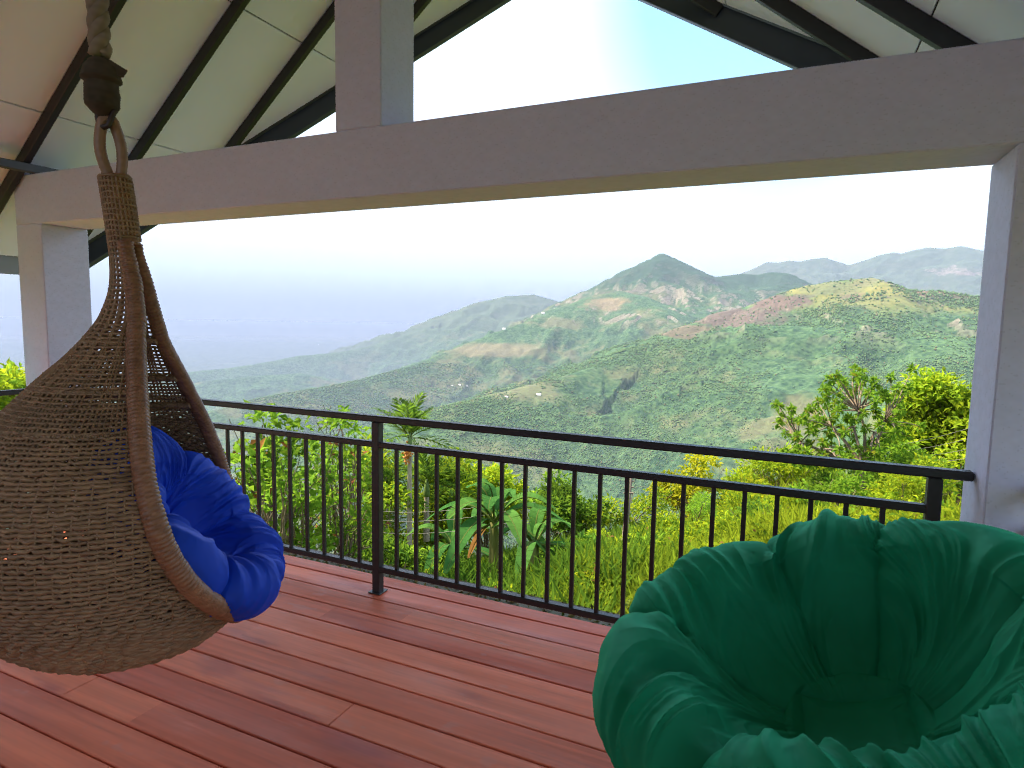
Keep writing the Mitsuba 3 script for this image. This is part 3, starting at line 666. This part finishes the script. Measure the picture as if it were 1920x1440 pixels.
# ------------------------------------------------------------------ plants
def leaves(C, D, L, W, col, droop=.25, fold=.25, up_=None):
    """folded diamond leaves: centres C, directions D, lengths, widths -> v, f, c"""
    n = len(C); D = unit(D)
    U = rng.standard_normal((n, 3)) * .55 + [0, 0, 1.] if up_ is None else up_
    S = unit(np.cross(D, U)); Nn = np.cross(S, D)
    L, W = np.broadcast_to(L, n)[:, None], np.broadcast_to(W, n)[:, None]
    base = C; tip = C + D * L - Nn * L * droop; mid = C + D * L * .5 - Nn * L * droop * .12
    l = mid + S * W * .5 + Nn * W * fold; r = mid - S * W * .5 + Nn * W * fold
    v = np.stack([base, r, tip, l, mid], 1).reshape(-1, 3)
    o = (np.arange(n) * 5)[:, None, None]
    f = (np.array([[0, 1, 4], [1, 2, 4], [2, 3, 4], [3, 0, 4]])[None] + o).reshape(-1, 3)
    return v, f, np.repeat(col, 5, axis=0)

def pal(n, a, b, extra=None, share=.06, jit=.12):
    t = rng.random((n, 1)); c = np.array(a) * (1 - t) + np.array(b) * t
    c = c * (1 + jit * rng.standard_normal((n, 1)))
    if extra is not None: c = np.where(rng.random((n, 1)) < share, np.array(extra), c)
    return np.clip(c, .004, .6)

DARK, MID, LITE, YEL = (.045, .11, .02), (.10, .215, .022), (.19, .32, .025), (.32, .38, .016)

def crown_leaves(centres, rad, per, L, W, a, b, extra=None, share=.05, radial=.7):
    n = len(centres) * per
    C = np.repeat(centres, per, axis=0); rd = np.repeat(np.broadcast_to(rad, len(centres)), per)[:, None]
    q = unit(rng.standard_normal((n, 3))); q[:, 2] = np.abs(q[:, 2]) * .9 + q[:, 2] * .1
    rr2 = rng.random((n, 1)) ** .45
    P = C + q * rr2 * rd
    D = q * radial + rng.standard_normal((n, 3)) * .5 + [0, 0, .05]
    cl = np.repeat(1 + .22 * rng.standard_normal((len(centres), 1)), per, axis=0)
    return leaves(P, D, L * rng.uniform(.6, 1.25, n), W * rng.uniform(.7, 1.2, n), pal(n, a, b, extra, share) * np.clip(cl, .55, 1.6))

def limb(a, b, r0, r1, bend=.12, n=9):
    a, b = np.asarray(a, float), np.asarray(b, float); t = np.linspace(0, 1, n)[:, None]; L = np.linalg.norm(b - a)
    k = rng.standard_normal(3) * bend * L; k[2] = abs(k[2]) * .5
    k2 = rng.standard_normal(3) * bend * .35 * L
    return tube(a + (b - a) * t + k * (t * (1 - t)) * 1.6 + k2 * np.sin(t * 6.3) * .4, np.linspace(r0, r1, n), 6)

def tree(kind, label, cat_, base, centres, rad, per, L, W, a, b, trunk_r=.05, fork=.45, bark='bark', extra=None, share=.05, group=None, stems=1):
    k = name(kind); tag(k, label, cat_, group)
    base = np.asarray(base, float); centres = np.asarray(centres, float)
    mid = centres.mean(0); ms = []
    for s_ in range(stems):
        b0 = base + np.array([*rng.normal(0, .12 * (stems > 1), 2), -.15]); mm = centres[rng.integers(len(centres))] * .5 + mid * .5
        fk = b0 + (mm - b0) * fork
        ms.append(limb(b0, fk, trunk_r, trunk_r * .7, .05))
        for c in centres[s_::stems]:
            e = fk + (c - fk) * .55 + rng.standard_normal(3) * .06
            ms.append(limb(fk, c, trunk_r * .42, .006, .10))
            for _ in range(2):
                ms.append(limb(e, c + rng.standard_normal(3) * np.mean(rad) * .7, trunk_r * .16, .004, .12, 6))
    obj(k + '__trunk', cat(ms), bark, True)
    v, f, c = crown_leaves(centres, rad, per, L, W, a, b, extra, share)
    scene[k + '__crown'] = mikit.ply((v, f), 'leaf', smooth=False, color=c)
    return k

def on(x, y, r):      # ground under a surveyed point
    p = at(x, y, r); return np.array([p[0], p[1], H([p[:2]])[0]])

def cluster(pts, r, jitter):
    """clump centres at surveyed points, spread in depth"""
    out = []
    for x, y, *n in pts:
        for _ in range(n[0] if n else 1):
            p = at(x + rng.normal(0, jitter), y + rng.normal(0, jitter), r + rng.normal(0, .55)); out.append(p)
    return np.array(out)

# left: loose broad-leaved tree in front of the railing's left part
c1 = cluster([(505, 785, 1), (540, 810, 1), (470, 850, 2), (510, 850, 2), (550, 860, 2), (585, 850, 2), (480, 900, 3), (530, 910, 3), (580, 905, 3), (450, 930, 2), (500, 960, 4), (560, 965, 4), (610, 960, 3), (470, 1000, 3), (530, 1020, 4), (590, 1020, 4), (450, 880, 2), (430, 960, 2)], 8.2, 11)
tree('leafy_tree', 'loose light green broad-leaved tree behind the railing next to the hanging chair', 'tree', on(540, 1150, 8.2), c1, .24, 34, .13, .085, MID, LITE, .045, .35, stems=3, extra=(.20, .10, .03), share=.012)
c2 = cluster([(640, 795, 2), (625, 800, 1), (655, 805, 1), (610, 850, 2), (640, 865, 3), (670, 870, 2), (620, 900, 3), (655, 910, 3), (640, 950, 4), (675, 960, 3), (620, 1000, 4), (660, 1010, 4), (690, 990, 3), (640, 1050, 4)], 9.4, 10)
tree('leafy_tree', 'slim tree with a reddish sprig on top just left of the thick railing post', 'tree', on(650, 1150, 9.4), c2, .24, 32, .12, .075, MID, LITE, .04, .35, stems=2, extra=(.22, .09, .04), share=.04)

def bush(label, pts, r, rad, per, L, W, a, b, base, jit=10, cat_='bush', extra=None, share=.05, stems=3, group=None, kind='bush'):
    return tree(kind, label, cat_, on(*base, r), cluster(pts, r, jit), rad, per, L, W, a, b, .03, .3, stems=stems, extra=extra, share=share, group=group)
bush('tall yellow-green bush on the left of the slender palm', [(700, 880, 3), (720, 900, 3), (690, 920, 3), (720, 950, 4), (700, 985, 4), (735, 930, 3), (690, 1020, 4), (730, 1030, 4)], 13, .38, 130, .16, .06, MID, YEL, (715, 1100))
bush('dense yellow-green bush between the slender palm and the banana plant', [(800, 890, 3), (830, 900, 4), (860, 880, 3), (820, 940, 5), (790, 960, 4), (850, 950, 5), (810, 1000, 5), (780, 1030, 4), (850, 1010, 5)], 14.5, .42, 130, .17, .07, MID, YEL, (820, 1090))
bush('bright lime-green bushy tree rising behind the banana plant', [(880, 905, 4), (905, 915, 4), (925, 905, 3), (890, 945, 5), (920, 960, 5), (950, 930, 3), (960, 970, 4), (880, 990, 4)], 15.5, .42, 130, .18, .09, LITE, YEL, (910, 1080))
bush('dark rounded bush with a light crown at the edge of the slope', [(1030, 925, 3), (1050, 930, 3), (1015, 950, 3), (1040, 960, 4), (1070, 960, 4), (1095, 965, 3), (1110, 980, 3), (1060, 985, 4), (1030, 985, 4), (1120, 960, 1)], 13.5, .36, 130, .13, .07, DARK, LITE, (1060, 1030))
bush('golden-yellow leafed bush standing at the right of the tilted pole', [(1255, 925, 2), (1275, 905, 2), (1300, 890, 2), (1320, 880, 1), (1290, 925, 3), (1320, 915, 3), (1270, 945, 3), (1300, 955, 2)], 14, .28, 110, .13, .07, (.27, .32, .016), (.37, .36, .02), (1290, 990))
bush('small conical dark green shrub on the grassy slope', [(1318, 945, 2), (1310, 970, 3), (1325, 975, 3), (1305, 1000, 4), (1325, 1005, 4), (1315, 1030, 4)], 11.5, .20, 170, .08, .025, MID, LITE, (1315, 1050), 5)
bush('low yellow-green bush beneath the middle of the railing', [(1130, 985, 3), (1100, 1000, 3), (1160, 975, 3), (1200, 965, 3), (1230, 960, 3)], 13, .30, 110, .11, .05, MID, YEL, (1165, 1020))
# right: rosette tree
ros = [(1555, 712), (1577, 712), (1602, 708), (1612, 725), (1625, 715), (1565, 735), (1595, 740), (1628, 738), (1660, 742), (1680, 733), (1698, 727), (1530, 752), (1515, 768), (1550, 765), (1580, 765), (1605, 760), (1540, 785), (1565, 790), (1590, 785), (1615, 780), (1640, 775), (1655, 745), (1462, 768), (1487, 770), (1465, 798), (1475, 815), (1490, 828), (1515, 790), (1530, 800), (1500, 840), (1520, 835), (1545, 830), (1560, 815), (1580, 812), (1600, 805), (1625, 800), (1650, 800), (1670, 790), (1480, 850), (1510, 855), (1540, 850), (1575, 845), (1605, 840), (1640, 830), (1665, 820), (1690, 800), (1700, 815), (1590, 865), (1625, 860), (1560, 870), (1650, 850), (1570, 700), (1640, 715), (1615, 700), (1585, 725), (1550, 740), (1500, 785), (1480, 790), (1535, 770), (1565, 755), (1675, 760), (1685, 775), (1640, 755), (1600, 825), (1560, 835), (1530, 870), (1500, 870)]
k = name('rosette_tree'); tag(k, 'open-crowned tree with leaf rosettes at its branch tips near the right column', 'tree')
cr = np.array([at(x + rng.normal(0, 2), y + rng.normal(0, 2), 13 + rng.normal(0, .7)) for x, y in ros for _ in range(2)])
cr[1::2] += rng.normal(0, .12, cr[1::2].shape)
bs = on(1622, 960, 13); ms = []
fk = at(1618, 880, 13)
ms.append(limb(bs - [0, 0, .2], fk, .075, .055, .04))
subs = [at(x, y, 13) for x, y in ((1600, 800), (1640, 810), (1540, 840), (1560, 800), (1610, 770), (1660, 790), (1500, 830))]
for s_ in subs: ms.append(limb(fk, s_, .04, .022, .08))
for c in cr:
    s_ = min(subs, key=lambda q: np.linalg.norm(q - c)); ms.append(limb(s_, c, .014, .006, .08, 7))
obj(k + '__trunk', cat(ms), 'bark', True)
per = 28; n = len(cr) * per; q = unit(rng.standard_normal((n, 3)) + [0, 0, .25]); C = np.repeat(cr, per, axis=0) + q * .015
v, f, c = leaves(C, q, .115 * rng.uniform(.7, 1.2, n), .05, pal(n, MID, LITE, (.20, .22, .02), .08), .3)
scene[k + '__crown'] = mikit.ply((v, f), 'leaf', color=c)
bush('bright yellow tree with a rounded crown touching the right column', [(1720, 760, 3), (1745, 752, 4), (1770, 765, 4), (1800, 775, 4), (1700, 790, 4), (1740, 790, 5), (1780, 800, 5), (1820, 800, 4), (1720, 820, 5), (1765, 830, 5), (1805, 835, 5), (1690, 830, 3), (1850, 790, 4), (1880, 820, 4), (1745, 860, 4), (1790, 870, 4)], 16, .45, 150, .17, .08, LITE, (.30, .38, .018), (1770, 930), 10, 'tree', kind='leafy_tree')
bush('green bush below the open-crowned rosette tree', [(1640, 870, 4), (1680, 860, 4), (1700, 880, 4), (1660, 895, 3), (1600, 880, 3), (1720, 890, 4)], 14.5, .34, 120, .12, .06, MID, LITE, (1670, 920))
bush('wide yellow-green bush on the bank behind the pale pole', [(1400, 895, 4), (1430, 880, 4), (1460, 875, 4), (1490, 865, 4), (1520, 880, 4), (1380, 915, 4), (1420, 915, 4), (1470, 905, 4), (1510, 905, 4), (1550, 895, 4)], 17, .42, 110, .15, .06, LITE, YEL, (1460, 930))
bush('yellow bush at the left edge of the bank above the railing', [(1395, 930, 3), (1425, 925, 3), (1370, 945, 4), (1405, 960, 4), (1440, 950, 4)], 14, .30, 120, .12, .06, MID, (.34, .34, .014), (1405, 985))
bush('low leafy bush in the grass behind the green cushion', [(1560, 935, 3), (1600, 930, 3), (1500, 945, 3), (1530, 960, 3), (1640, 945, 3)], 11.5, .26, 110, .10, .05, MID, LITE, (1560, 980))
bush('dark leafy bush at the foot of the banana plant', [(1060, 1060, 3), (1100, 1050, 3), (1090, 1090, 3), (1120, 1085, 3), (1060, 1100, 3)], 9, .22, 90, .13, .06, DARK, MID, (1090, 1130))
bush('leafy undergrowth at the foot of the slender palm', [(740, 1060, 4), (700, 1050, 4), (790, 1070, 4), (830, 1060, 4), (860, 1080, 3)], 11, .34, 110, .15, .06, DARK, LITE, (780, 1120))
bush('tree top showing above the side railing at the left edge', [(-60, 735, 4), (-20, 732, 4), (12, 732, 4), (25, 738, 2), (-40, 760, 5), (10, 770, 4), (-90, 750, 5)], 13, .34, 120, .14, .07, MID, YEL, (-30, 900), 10, 'tree', kind='leafy_tree')

for i_, (x, y, r_) in enumerate(((1350, 1010, 10.5), (1420, 990, 10.5), (1470, 960, 12), (1250, 1010, 10.5), (1215, 1060, 9), (1120, 1040, 10.5), (1390, 960, 13), (1540, 920, 14), (1690, 930, 11), (1740, 905, 12), (1280, 1080, 8.5))):
    pts_ = [(x + dx * 13 / r_, y + dy * 13 / r_, 3) for dx, dy in ((-28, 4), (0, -14), (26, 2), (8, 14), (-10, 16))]
    bush(('small rounded bush', 'low spreading bush', 'leafy knee-high bush')[i_ % 3] + ' growing in the grass ' + ('behind the top of the green cushion', 'between balusters left of the green cushion', 'below the rosette tree', 'right of the tilted pole', 'close behind the bottom rail', 'left of the tilted pole', 'at the crest of the bank', 'at the foot of the pale pole', 'beside the right railing post', 'in front of the bright yellow tree', 'at the lower right of the railing')[i_],
         pts_, r_, .27, 170, .085, .04, (MID, DARK, LITE)[i_ % 3], (YEL, LITE, YEL)[i_ % 3], (x, y + 25), 5)

# palms
def palm(label, base, topz, n_fr, Lf, tr, seed_lean=(0, 0), trunk=True, spread=1.0, group=None):
    k = name('palm_tree'); tag(k, label, 'palm tree', group)
    base = np.asarray(base, float); topp = np.array([base[0] + seed_lean[0], base[1] + seed_lean[1], topz])
    t = np.linspace(0, 1, 60)
    if trunk:
        P = base + (topp - base) * t[:, None]; P[0, 2] -= .2
        obj(k + '__trunk', tube(P, tr * (1.15 - .3 * t) * (1 + .05 * (np.arange(60) % 4 == 0)), 10), 'pale_bark', True)
        Q = topp + np.array([0, 0, 1.]) * np.linspace(-.02, .36, 8)[:, None]
        obj(k + '__crownshaft', tube(Q, tr * np.array([.95, 1.15, 1.15, 1.05, .95, .8, .6, .35]), 10), 'crownshaft', True)
        top2 = Q[-3]
    else:
        top2 = topp
    for i in range(n_fr):
        a = i * 2.4 + rng.uniform(-.2, .2); el = math.radians(np.interp(i, [0, n_fr - 1], [14, 92]) + rng.uniform(-8, 6) if trunk else rng.uniform(35, 85)) * spread
        d = np.array([math.cos(a) * math.cos(el), math.sin(a) * math.cos(el), math.sin(el)]); L = Lf * rng.uniform(.8, 1.1)
        s = np.linspace(0, 1, 24)[:, None]; hd = unit(np.array([d[0], d[1], 0.]))
        R_ = top2 + d * L * s + (hd * .22 - np.array([0, 0, .40 * math.cos(el) + .04])) * L * s ** 2.2
        tg = unit(np.gradient(R_, axis=0)); side = unit(np.cross(tg, [0, 0, 1.])); upn = np.cross(side, tg)
        idx = np.repeat(np.arange(4, 24), 2); sg = np.tile([-1, 1], 20)[:, None]
        ll = Lf * .36 * np.sin(np.pi * (.12 + .8 * s[idx, 0]) ) ** .7 * rng.uniform(.85, 1.15, 40)
        D = side[idx] * sg + tg[idx] * .75 + upn[idx] * .5 + rng.normal(0, .08, (40, 3))
        v, f, c = leaves(R_[idx] + rng.normal(0, .004, (40, 3)), D, ll, Lf * .042, pal(40, DARK, LITE) * rng.uniform(.6, 1.3), .35, .1, up_=upn[idx])
        rv, rf = tube(R_, np.linspace(.014, .003, 24) * (Lf / 1.1), 4)
        obj(k + '__frond', (np.vstack([v, rv]), np.vstack([f, rf + len(v)])), 'leaf', color=np.vstack([c, np.tile([[.12, .15, .03]], (len(rv), 1))]))
    return k, topp
scene['crownshaft'] = {'type': 'twosided', 'bsdf': {'type': 'principled', 'base_color': {'type': 'rgb', 'value': [.12, .19, .05]}, 'roughness': .4}}
pt = at(768, 845, 12.3); pb = np.array([pt[0], pt[1], H([pt[:2]])[0]])
k, tp = palm('slender palm with pale trunk and orange fruit cluster behind the railing', pb, pt[2], 13, .92, .05)
fr_ = []
for _ in range(60):
    p = tp + [rng.normal(-.01, .05), rng.normal(-.09, .04), -.06 + rng.normal(0, .08)]; sph = trimesh.creation.icosphere(1, .022); fr_.append((np.array(sph.vertices) + p, np.array(sph.faces)))
mat('palm_fruit', (.42, .16, .02), .5); kk = obj(k + '__fruit_cluster', cat(fr_), 'palm_fruit', True); labels[kk] = {'label': 'hanging cluster of orange palm fruit', 'kind': 'stuff'}
for (x, y, r, L), lab in zip(((728, 905, 12.8, .9), (800, 895, 13.2, .95), (845, 910, 14, .95)), ('young palm whose pointed fronds show just left of the palm trunk', 'young palm whose fronds show just right of the palm trunk', 'young palm with dark fronds above the yellow-green bush')):
    p = at(x, y, r); palm(lab, np.array([p[0], p[1], p[2] - 1.2]), p[2] - .4, 9, L, .06, trunk=True)

# banana plants
mat('banana_stem', lambda p, n, uv: mix((.10, .12, .03), (.26, .24, .09), fbm(p.x * 8, p.y * 8, p.z * 3, 3)), .5)
def banana(label, base, hs, L0, nl, seed, dry=0):
    r1 = np.random.default_rng(seed); k = name('banana_plant'); tag(k, label, 'banana plant')
    base = np.asarray(base, float); tp = base + [0, 0, hs]
    obj(k + '__stem', tube([base - [0, 0, .1], base + [.01, 0, hs * .5], tp, tp + [0, 0, .15]], [.10, .085, .065, .03], 12), 'banana_stem', True)
    for i in range(-dry, nl):
        a = i * 2.39996 + r1.uniform(-.25, .25) if i >= 0 else -1.9 + i * .9; el = math.radians(np.interp(i, [0, nl - 1], [22, 88]) + r1.uniform(-6, 6)); L = L0 * r1.uniform(.8, 1.1)
        if i < 0: el, L = math.radians(-20), L0 * .55
        d = np.array([math.cos(a) * math.cos(el), math.sin(a) * math.cos(el), math.sin(el)]); hd = np.array([math.cos(a), math.sin(a), 0])
        n = 30; s = np.linspace(0, 1, n)[:, None]
        R_ = tp + d * L * s + (hd * .18 - np.array([0, 0, .55 + .3 * math.cos(el)])) * L * s ** 2.3
        tg = unit(np.gradient(R_, axis=0)); side = unit(np.cross(tg, [0, 0, 1.])); upn = np.cross(side, tg)
        wv = L * .105 * np.clip(np.sin(np.pi * np.clip((s[:, 0] - .14) / .88, 0, 1)) ** .55, 0, 1)
        vs, fs, o = [], [], 0
        for sg in (-1, 1):
            tear = r1.random(n) < .16
            for j in range(3, n - 1):
                g = .10 if tear[j] else 0.
                a0, a1 = R_[j], R_[j + 1]
                dr_ = r1.uniform(-.06, .06) if tear[j] else 0.
                b0 = a0 + (side[j] * sg + upn[j] * .28 + tg[j] * .22) * wv[j] + tg[j] * L / n * g; b1 = a1 + (side[j + 1] * sg + upn[j + 1] * (.28 + dr_) + tg[j + 1] * .22) * wv[j + 1] - tg[j] * L / n * g * 2
                vs += [a0, b0, b1, a1]; fs += [[o, o + 1, o + 2], [o, o + 2, o + 3]]; o += 4
        v = np.array(vs); f = np.array(fs); t_ = r1.random()
        c0 = (1 - t_) * np.array([.05, .16, .04]) + t_ * np.array([.10, .24, .05])
        if i < 0: c0 = np.array([.22, .11, .035])
        c = np.tile(c0, (len(v), 1)) * np.repeat(1 + .08 * r1.standard_normal((len(v) // 4, 1)), 4, axis=0)
        rv, rf = tube(R_, np.linspace(.022, .004, n), 5)
        kk = obj(k + ('__leaf' if i >= 0 else '__dry_leaf'), (np.vstack([v, rv]), np.vstack([f, rf + len(v)])), 'leaf', color=np.vstack([c, np.tile([[.16, .22, .06]], (len(rv), 1))]))
banana('large banana plant with upright green leaves behind the middle of the railing', on(925, 1095, 9.5), .95, 1.3, 13, 1, 2)
banana('smaller banana plant leaning out to the right of the large one', on(1000, 1110, 9.0), .5, 1.15, 7, 5)
banana('banana plant half hidden behind the palm trunk', on(850, 1090, 11.0), .6, 1.3, 7, 9)

# grass on the bank
def grass(N, xr, yr, hmin, hmax, a, b, dens_s, lo):
    P = np.c_[rng.uniform(*xr, N), rng.uniform(*yr, N)]
    d = meshkit.fbm(np.c_[P, 0 * P[:, 0]] / dens_s + 8, 3); P = P[d + .1 * rng.standard_normal(N) > lo]; n = len(P)
    h = rng.uniform(hmin, hmax, n) * (.6 + .8 * meshkit.fbm(np.c_[P, 0 * P[:, 0] + 4] / .8, 2))
    z = H(P); D = np.c_[rng.normal(0, .42, (n, 2)), np.ones(n)]
    tone = np.clip(meshkit.fbm(np.c_[P, 0 * P[:, 0] + 9] / 1.3, 3) * 1.6 - .3, 0, 1)[:, None]
    col = (np.array(a) * (1 - tone) + np.array(b) * tone) * (1 + .18 * rng.standard_normal((n, 1)))
    return leaves(np.c_[P, z - .02], D, h, np.maximum(.012, h * .07), np.clip(col, .01, .5), .35, .1)
parts = [grass(52000, (-2.5, 7.5), (5.2, 12.5), .14, .42, (.09, .17, .015), (.26, .32, .018), 1.1, .34), grass(34000, (-2, 16), (10, 21), .2, .6, (.10, .18, .015), (.28, .33, .018), 1.6, .34), grass(26000, (-9, -1.5), (4.5, 13), .2, .55, (.05, .12, .015), (.14, .23, .02), 1.2, .36)]
o = 0; vs, fs, cs = [], [], []
for v, f, c in parts: vs.append(v); fs.append(f + o); cs.append(c); o += len(v)
scene['grass'] = mikit.ply((np.vstack(vs), np.vstack(fs)), 'leaf', color=np.vstack(cs)); tag('grass', 'bright yellow-green grass covering the bank behind the railing', 'grass', kind='stuff')
# ground-cover clumps: broad small leaves between the grass
cc = np.c_[rng.uniform(-8, 8, 260), rng.uniform(5.5, 16, 260)]
cc = np.c_[cc, H(cc) + .12]
v, f, c = crown_leaves(cc, rng.uniform(.14, .34, 260), 60, .09, .05, MID, YEL, (.18, .10, .04), .05)
scene['ground_cover'] = mikit.ply((v, f), 'leaf', color=c); tag('ground_cover', 'small leafy weeds scattered through the grass', 'weeds', kind='stuff')
# leaf litter lying along the edge of the deck
n = 900; C = np.c_[rng.uniform(-3.6, .6, n), rng.uniform(Y1 + .005, Y1 + .2, n), np.full(n, -.026)]
v, f, c = leaves(C, np.c_[rng.standard_normal((n, 2)), .25 * np.abs(rng.standard_normal(n))], rng.uniform(.015, .05, n), .018, pal(n, (.05, .07, .015), (.25, .20, .08), (.3, .26, .2), .15), .1)
scene['leaf_litter'] = mikit.ply((v, f), 'leaf', color=c); tag('leaf_litter', 'small leaves and grit lying along the outer edge of the deck', 'leaf litter', kind='stuff')

# ------------------------------------------------------------------ poles and wires
k = name('utility_pole'); tag(k, 'thin pale pole standing on the bank left of the rosette tree', 'utility pole')
pb = on(1543, 925, 18); ptp = at(1547, 835, 18)
obj(k + '__shaft', tube([pb - [0, 0, .3], ptp], [.06, .045], 8), 'pole_concrete', True)
arm = unit(np.array([rt[0], rt[1], 0])) * .35
pole1 = ptp
k = name('utility_pole'); tag(k, 'dark slightly tilted wooden pole in the middle of the grassy slope', 'utility pole')
pb = on(1162, 1130, 8.5); ptp = at(1182, 890, 9.2)
obj(k + '__shaft', tube([pb - [0, 0, .3], ptp], [.045, .036], 8), 'pole_wood', True)
d = unit(ptp - pb)
for q in (.92, .85, .78):
    c = pb + (ptp - pb) * q; obj(k + '__step', beam(c - unit(arm) * .07, c + unit(arm) * .07, .02, .02), 'pole_wood')
def wire(label, a, b, sag):
    t = np.linspace(0, 1, 30)[:, None]; P = a + (b - a) * t - np.array([0, 0, sag]) * 4 * t * (1 - t)
    kk = name('cable'); obj(kk, tube(P, .0045, 4), 'wire', True); tag(kk, label, 'cable', 'thin cables crossing the greenery at the right')
for dz, lb in ((0, 'topmost of the four'), (.18, 'second highest of the four'), (.36, 'third highest of the four'), (.52, 'lowest of the four')):
    wire(lb + ' thin cables between the pale pole and the right column', pole1 - [0, 0, dz * .5], at(1900, 775 + dz * 130, 12), .25)
def wire2(a, b, lb):
    t = np.linspace(0, 1, 30)[:, None]; P = a + (b - a) * t - np.array([0, 0, .15]) * 4 * t * (1 - t)
    kk = name('cable'); obj(kk, tube(P, .004, 4), 'wire', True); tag(kk, lb + ' of the three thin cables crossing in front of the slender palm trunk', 'cable', 'thin cables crossing in front of the palm')
for y, lb in ((945, 'uppermost'), (962, 'middle one'), (985, 'lowest')):
    wire2(at(620, y + 4, 10.5), at(960, y - 6, 10.5), lb)

# ------------------------------------------------------------------ tiny far houses
for (x, y, r, s_), lab in zip(((862, 722, 2050, 6.5), (848, 724, 2050, 5), (875, 724, 2060, 6), (1010, 741, 1600, 6), (945, 617, 3540, 9), (1018, 588, 3760, 11), (950, 745, 1560, 4.5)),
        ('largest of the three white houses in a row on the far slope', 'leftmost of the three white houses in a row on the far slope', 'rightmost of the three white houses in a row on the far slope', 'lone pale house among trees below the main slope', 'tiny white house on the left shoulder of the main peak', 'white house high on the left ridge of the main peak', 'small white house near the foot of the slope')):
    p = at(x, y, r)
    # slide along the line of sight until the ground is met
    dd = dir_of(x, y); dd = dd / math.hypot(dd[0], dd[1]); rs = np.linspace(900, 6500, 1500); Q = eye + dd * rs[:, None]; hit = np.flatnonzero(Q[:, 2] < H(Q[:, :2]))
    if len(hit): p = Q[hit[0]]
    k = name('house'); tag(k, lab, 'house')
    obj(k + '__wall', box(p[0] - s_, p[0] + s_, p[1] - s_ * .5, p[1] + s_ * .5, p[2] - 3, p[2] + s_ * .45, .01), 'white_wall')
    z = p[2] + s_ * .45 + .02
    rv = np.array([[-1.1, -.6, 0], [1.1, -.6, 0], [1.1, .6, 0], [-1.1, .6, 0], [-1.1, 0, .4], [1.1, 0, .4]]) * s_ + [p[0], p[1], z]
    obj(k + '__roof', (rv, np.array([[0, 1, 5], [0, 5, 4], [2, 3, 4], [2, 4, 5], [0, 4, 3], [1, 2, 5], [0, 3, 2], [0, 2, 1]])), 'tin_roof')
